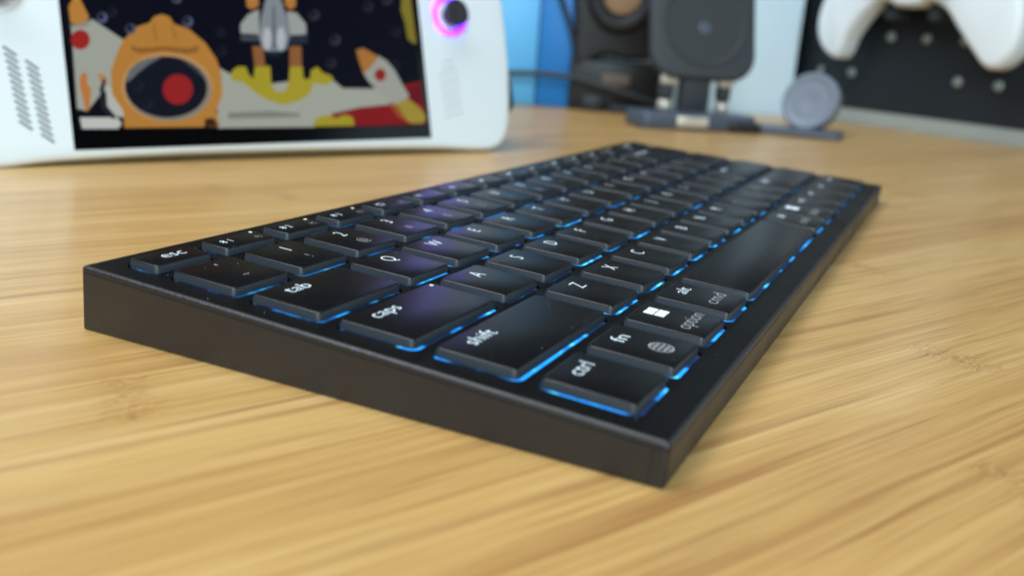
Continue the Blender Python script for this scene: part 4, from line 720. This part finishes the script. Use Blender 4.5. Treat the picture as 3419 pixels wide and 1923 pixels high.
# pegboard
BMt = frame([0.775, 0.074, 0.0], t59, (0, 0, 1), t59.cross(Vector((0, 0, 1))))
pb = empty('pegboard', (0, 0, 0), 'black pegboard on the right wall above the desk ledge', 'pegboard', M=BMt)
BS = 1 if t59.cross(Vector((0, 0, 1))).dot(nin) > 0 else -1
m_peg = mat('peg_metal', srgb(150, 158, 160), 0.35, metal=0.3)
m_board = mat('board_paint', srgb(16, 26, 34), 0.55)
mb = MB()
L = rrect(-67.5, 400, 12.3, 420, 2, 3)
rs = [[(x, y, BS*-8) for x, y in L], [(x, y, 0.0) for x, y in L]]
mb.rings(rs if BS > 0 else rs[::-1]); mb.build('board', m_board, pb, 0)
pegs = [(i, j) for i in range(-1, 11) for j in range(0, 10)]
for i, j in pegs:
    if (i, j) in ((1, 0), (2, 0), (-1, 1), (0, 1)): continue
    x = 1.2 + 34*i; y = 43 + 32*j
    if j > 2: continue
    mb = MB(); pr = [(4.0, 0.05), (4.0, 1.2), (3.2, 2.0), (0.8, 2.2)] if i >= 0 else [(3.0, 0.05), (3.0, 1.0), (2.4, 1.5), (0.5, 1.6)]
    rr_ = [[(x + r_*math.cos(2*math.pi*k/20), y + r_*math.sin(2*math.pi*k/20), BS*z) for k in range(20)] for r_, z in pr]
    mb.rings(rr_ if BS > 0 else rr_[::-1]); mb.build('peg', m_peg, pb, 60)
# white game controller hung on the board
gc = empty('game_controller', (0, 0, 0), 'white game controller hanging on the black pegboard', 'controller', M=BMt)
lowc = [(60.0, 97.7), (53, 101.6), (47, 102), (40.9, 100.3), (32.7, 93.3), (24.8, 84.1), (17.2, 71.7), (14.3, 62.4), (11.0, 56.2), (6.5, 54.4), (-2.4, 58.6), (-10.6, 67.3), (-14.8, 78.6), (-15.0, 90.0), (-12.1, 102.5), (-6, 122), (4, 142), (16, 153), (34, 156), (52, 153), (68, 152)]
rc = [(78.0, 98.1), (85, 101.8), (92, 101.6), (103.9, 95.9), (114.6, 84.3), (127.7, 70.4), (137.8, 60.2), (142.5, 56.4), (148.6, 54.8), (155.6, 57.4), (162.4, 65.3), (165.4, 75), (165.8, 88), (163, 104), (156, 124), (146, 143), (134, 153), (116, 156), (98, 153), (84, 152)]
out = densify(rc + lowc[::-1], 3)
ar = sum(out[i-1][0]*out[i][1] - out[i][0]*out[i-1][1] for i in range(len(out)))
if ar < 0: out = out[::-1]
mb = MB()
rs = []
for k in range(5):
    a = R(90*k/4); rs.append([(x, y, BS*(14 + 5*(1-math.cos(a)))) for x, y in inset(out, 4*(1-math.sin(a)))])
for k in range(5):
    a = R(90*k/4); rs.append([(x, y, BS*(38 - 7*(1-math.sin(a)))) for x, y in inset(out, 5*(1-math.cos(a)))])
mb.rings(rs if BS > 0 else rs[::-1]); mb.build('shell', m_white, gc, 60)
def disc(parent, name, m, cx, cy, prof):
    mb = MB(); rr_ = [[(cx + r_*math.cos(2*math.pi*k/24), cy + r_*math.sin(2*math.pi*k/24), BS*z) for k in range(24)] for r_, z in prof]
    mb.rings(rr_ if BS > 0 else rr_[::-1]); return mb.build(name, m, parent, 60)
for cx in (48, 100): disc(gc, 'thumb_stick', m_dark, cx, 118, [(5, 36), (4, 42), (9, 45), (9, 47), (7, 48)])
disc(gc, 'home_button', m_peg, 74, 136, [(5, 37), (5, 38.6), (4.5, 39)])
hk = empty('wall_hook', (0, 0, 0), 'dark two-armed hook under the white controller on the pegboard', 'hook', M=BMt)
for cx in (46.5, 87):
    mb = MB(); Lh = rrect(cx-6, cx+6, 88, 104, 4, 4)
    rs = [[(x, y, BS*z) for x, y in inset(Lh, i_)] for i_, z in ((0, 0.1), (0, 22), (1.5, 24))]
    mb.rings(rs if BS > 0 else rs[::-1]); mb.build('arm', mat('hook_plastic', srgb(52, 62, 74), 0.5), hk, 40)

# ------------------------------------------------------------------ charging stand
a50 = R(-52); CU = Vector((math.cos(a50), math.sin(a50), 0)); CB = Vector((-CU.y, CU.x, 0))   # CB points away from viewer
m_gun = mat('gunmetal', srgb(74, 83, 98), 0.42, metal=0.25)
m_gund = mat('gunmetal_dark', srgb(56, 60, 66), 0.5, metal=0.1)
m_pad = mat('charger_rubber', srgb(46, 50, 56), 0.6)
m_padl = mat('charger_pad', srgb(42, 46, 50), 0.65)
m_shine = mat('glint_metal', srgb(205, 196, 184), 0.3, metal=0.4)  # pale colour carries the glint on the base and the light on the hinges
m_puck = mat('puck_plastic', srgb(116, 124, 138), 0.5)
CM = frame([0.5035, 0.1743, 0.0], CU, CB, (0, 0, 1))
cs = empty('charging_stand', (0, 0, 0), 'dark grey charging stand with a tilted square pad and a fold-out puck', 'charger', M=CM)
mb = MB(); slab(mb, rrect(0, 88, 0, 38, 7, 5), 0.3, 11.5, 1.6, 3); mb.build('base', m_gun, cs, 50)
mb = MB(); box(mb, 27, 50, -0.6, 3, 2.6, 9.6, 0.5); mb.build('base_glint', m_shine, cs, 40)  # painted glint: a pale block in place of a warm reflection on the base
mb = MB(); slab(mb, rrect(66, 90, -3, 8, 3, 4), 0.2, 7.5, 2, 3); mb.build('foot', m_black, cs, 50)
mb = MB(); slab(mb, rrect(36, 58, 20, 30, 2, 3), 12.2, 44, 1.0, 2); mb.build('neck', m_pad, cs, 40)
for x in (26, 70):
    mb = MB(); lathe(mb, [(4.5, 12.2), (5, 13), (5, 18), (3.5, 19)], 24, x, 26); mb.build('hinge', m_shine, cs, 60)
    mb = MB(); lathe(mb, [(4, 19.2), (5.5, 22), (5.5, 38), (4, 40)], 24, x, 26); mb.build('hinge_cover', m_gund, cs, 60)
    mb = MB(); slab(mb, rrect(x-6, x+6, 20, 24, 1.5, 3), 30, 38, 1, 2); mb.build('hinge_cap', m_shine, cs, 60)
# pad, tilted back
PT_ = Matrix.Translation((50.5, 16, 35)) @ Matrix.Rotation(R(90-16), 4, 'X')
def pslab(L, z0, z1, bev, m, name, seg=4):
    mb = MB(); slab(mb, L, z0, z1, bev, seg); return mb.build(name, m, cs, 50, PT_)
pslab(rrect(-39.5, 39.5, 0, 80, 19, 8), -9, 0, 3.2, m_pad, 'pad')
mb = MB(); lathe(mb, [(31.5, 0.05), (31.5, 0.8), (30.5, 1.2), (29.2, 0.8), (28.8, 0.3), (0.05, 0.25)], 64, 0, 40); mb.build('pad_ring', m_padl, cs, 50, PT_)
mb = MB(); lathe(mb, [(4.6, 0.32), (4.2, 0.7), (2.6, 0.8), (1.6, 0.45), (0.05, 0.4)], 32, 0, 36); mb.build('pad_dimple', m_gun, cs, 50, PT_)
# fold-out arm and puck (own axes)
a2 = R(-86); AU = Vector((math.cos(a2), math.sin(a2), 0)); AB = Vector((-AU.y, AU.x, 0))
AM = CM.inverted() @ frame([0.566, 0.1115, 0.0], AU, AB, (0, 0, 1))
AMm = AM.copy(); AMm.translation = AM.translation / S
mb = MB(); slab(mb, rrect(-3, 62, 0, 34, 4, 4), 0.3, 4.6, 1.0, 2); mb.build('fold_out_arm', m_gun, cs, 50, AMm)
PK = AMm @ Matrix.Translation((35, 26, 24.5)) @ Matrix.Rotation(R(-18), 4, 'Z') @ Matrix.Rotation(R(90-14), 4, 'X')
mb = MB(); lathe(mb, [(19.5, -10), (21, -8.5), (21, -1.5), (20, 0), (18, 0.2), (16.8, -0.6), (12, -0.9), (9.5, -0.7), (5, -1.6), (0.05, -1.8)], 56); mb.build('puck', m_puck, cs, 50, PK)
mb = MB(); slab(mb, rrect(27, 43, 26, 32, 2, 3), 4.8, 12, 1, 2); mb.build('puck_bracket', m_gun, cs, 50, AMm)

# ------------------------------------------------------------------ things at the back of the desk
BU = Vector((0.4274, -0.9041, 0)); BB = Vector((0.9041, 0.4274, 0))       # right / away, seen from the camera
OM = frame([0.600, 0.295, 0.0], BU, BB, (0, 0, 1))
def back_obj(mb, name, m, label, cat, smooth=40):
    o = mb.build(name, m, None, smooth); o.matrix_world = OM; return tag(o, label, cat)
m_lblue = mat('light_blue_board', srgb(92, 180, 238), 0.45)
m_blue = mat('blue_board', srgb(5, 115, 190), 0.5)
mb = MB(); box(mb, -62, -5, -6, 2, 0.2, 104, 1.0); back_obj(mb, 'game_case', m_lblue, 'tall light blue case standing just right of the console', 'case')
mb = MB(); box(mb, -4, 40, -4, 8, 0.2, 104, 1.0); back_obj(mb, 'game_case', m_blue, 'tall deep blue case standing between the light blue one and the headphones', 'case')
# headphones: a big ear cup on its side, with its band
hp = empty('headphones', (0, 0, 0), 'black over-ear headphones with tan inner pads at the back of the desk', 'headphones', M=OM)
m_hp = mat('headphone_plastic', srgb(25, 27, 31), 0.55)
m_cush = mat('ear_cushion', srgb(16, 19, 26), 0.6)
m_tan = mat('ear_lining', srgb(150, 118, 88), 0.8)
HC = Matrix.Translation((60, -16, 88)) @ Matrix.Rotation(R(90), 4, 'X')
mb = MB(); 
cup = densify([(-33, 60), (-36, 20), (-39, 0), (-36, -28), (-36.5, -50), (-32, -58), (-12, -44), (10, -46), (34, -42), (48, -20), (50, 20), (30, 62)], 5)
slab(mb, cup, -22, -2, 5, 4); mb.build('ear_cup', m_hp, hp, 60, HC)
mb = MB()
rs = []
nn = 40
for k in range(nn):
    t = 2*math.pi*k/nn; c = Vector((-1 + 22*math.cos(t), 6 + 26*math.sin(t), 2))
    d_ = Vector((math.cos(t), math.sin(t), 0)); rs.append([c + d_*6.5*math.cos(2*math.pi*j/12) + Vector((0, 0, 5.5*math.sin(2*math.pi*j/12))) for j in range(12)])
vs_ = [p for r_ in rs for p in r_]; fs_ = [(k*12+j, ((k+1) % nn)*12+j, ((k+1) % nn)*12+(j+1) % 12, k*12+(j+1) % 12) for k in range(nn) for j in range(12)]
mb.add(vs_, fs_); mb.build('ear_cushion', m_cush, hp, 60, HC)
mb = MB(); slab(mb, circle(-1, 8, 17, 32, 20), -1.8, 1.5, 1, 2); mb.build('ear_lining', m_tan, hp, 60, HC)
mb = MB(); tube(mb, smooth_path([(6, -12, 100), (12, -12, 84), (20, -12, 66), (25, -12, 48), (24, -12, 32)], 6), 2.2, 10); mb.build('headband', m_hp, hp, 60)
mb = MB(); box(mb, 23, 104, -14, 30, 0.2, 40, 2); back_obj(mb, 'storage_box', m_black, 'black box behind the charging stand, under the headphones', 'box')
mb = MB(); box(mb, 33, 50, -22, -16, 0.2, 13, 1.5); box(mb, 56, 90, -22, -16, 0.2, 6, 1.5)
back_obj(mb, 'power_brick', mat('brick_plastic', srgb(24, 28, 36), 0.5), 'dark power brick lying in front of the black box', 'adapter')
mb = MB(); tube(mb, smooth_path([(-34, -22, 25), (-10, -23, 27), (8, -24, 27), (24, -26, 26), (45, -28, 22), (66, -30, 17), (86, -30, 12), (100, -28, 8)], 6), 2.3, 10)
back_obj(mb, 'cable', mat('cable_rubber', srgb(30, 35, 42), 0.5), 'thick dark cable running from behind the console to the charging stand', 'cable')
mb = MB(); slab(mb, rrect(48, 72, -21, -15, 3, 4), 20, 30, 2, 3)
back_obj(mb, 'wooden_peg', mat('brown_wood', srgb(96, 84, 74), 0.7), 'small brown block leaning on the black box', 'block')
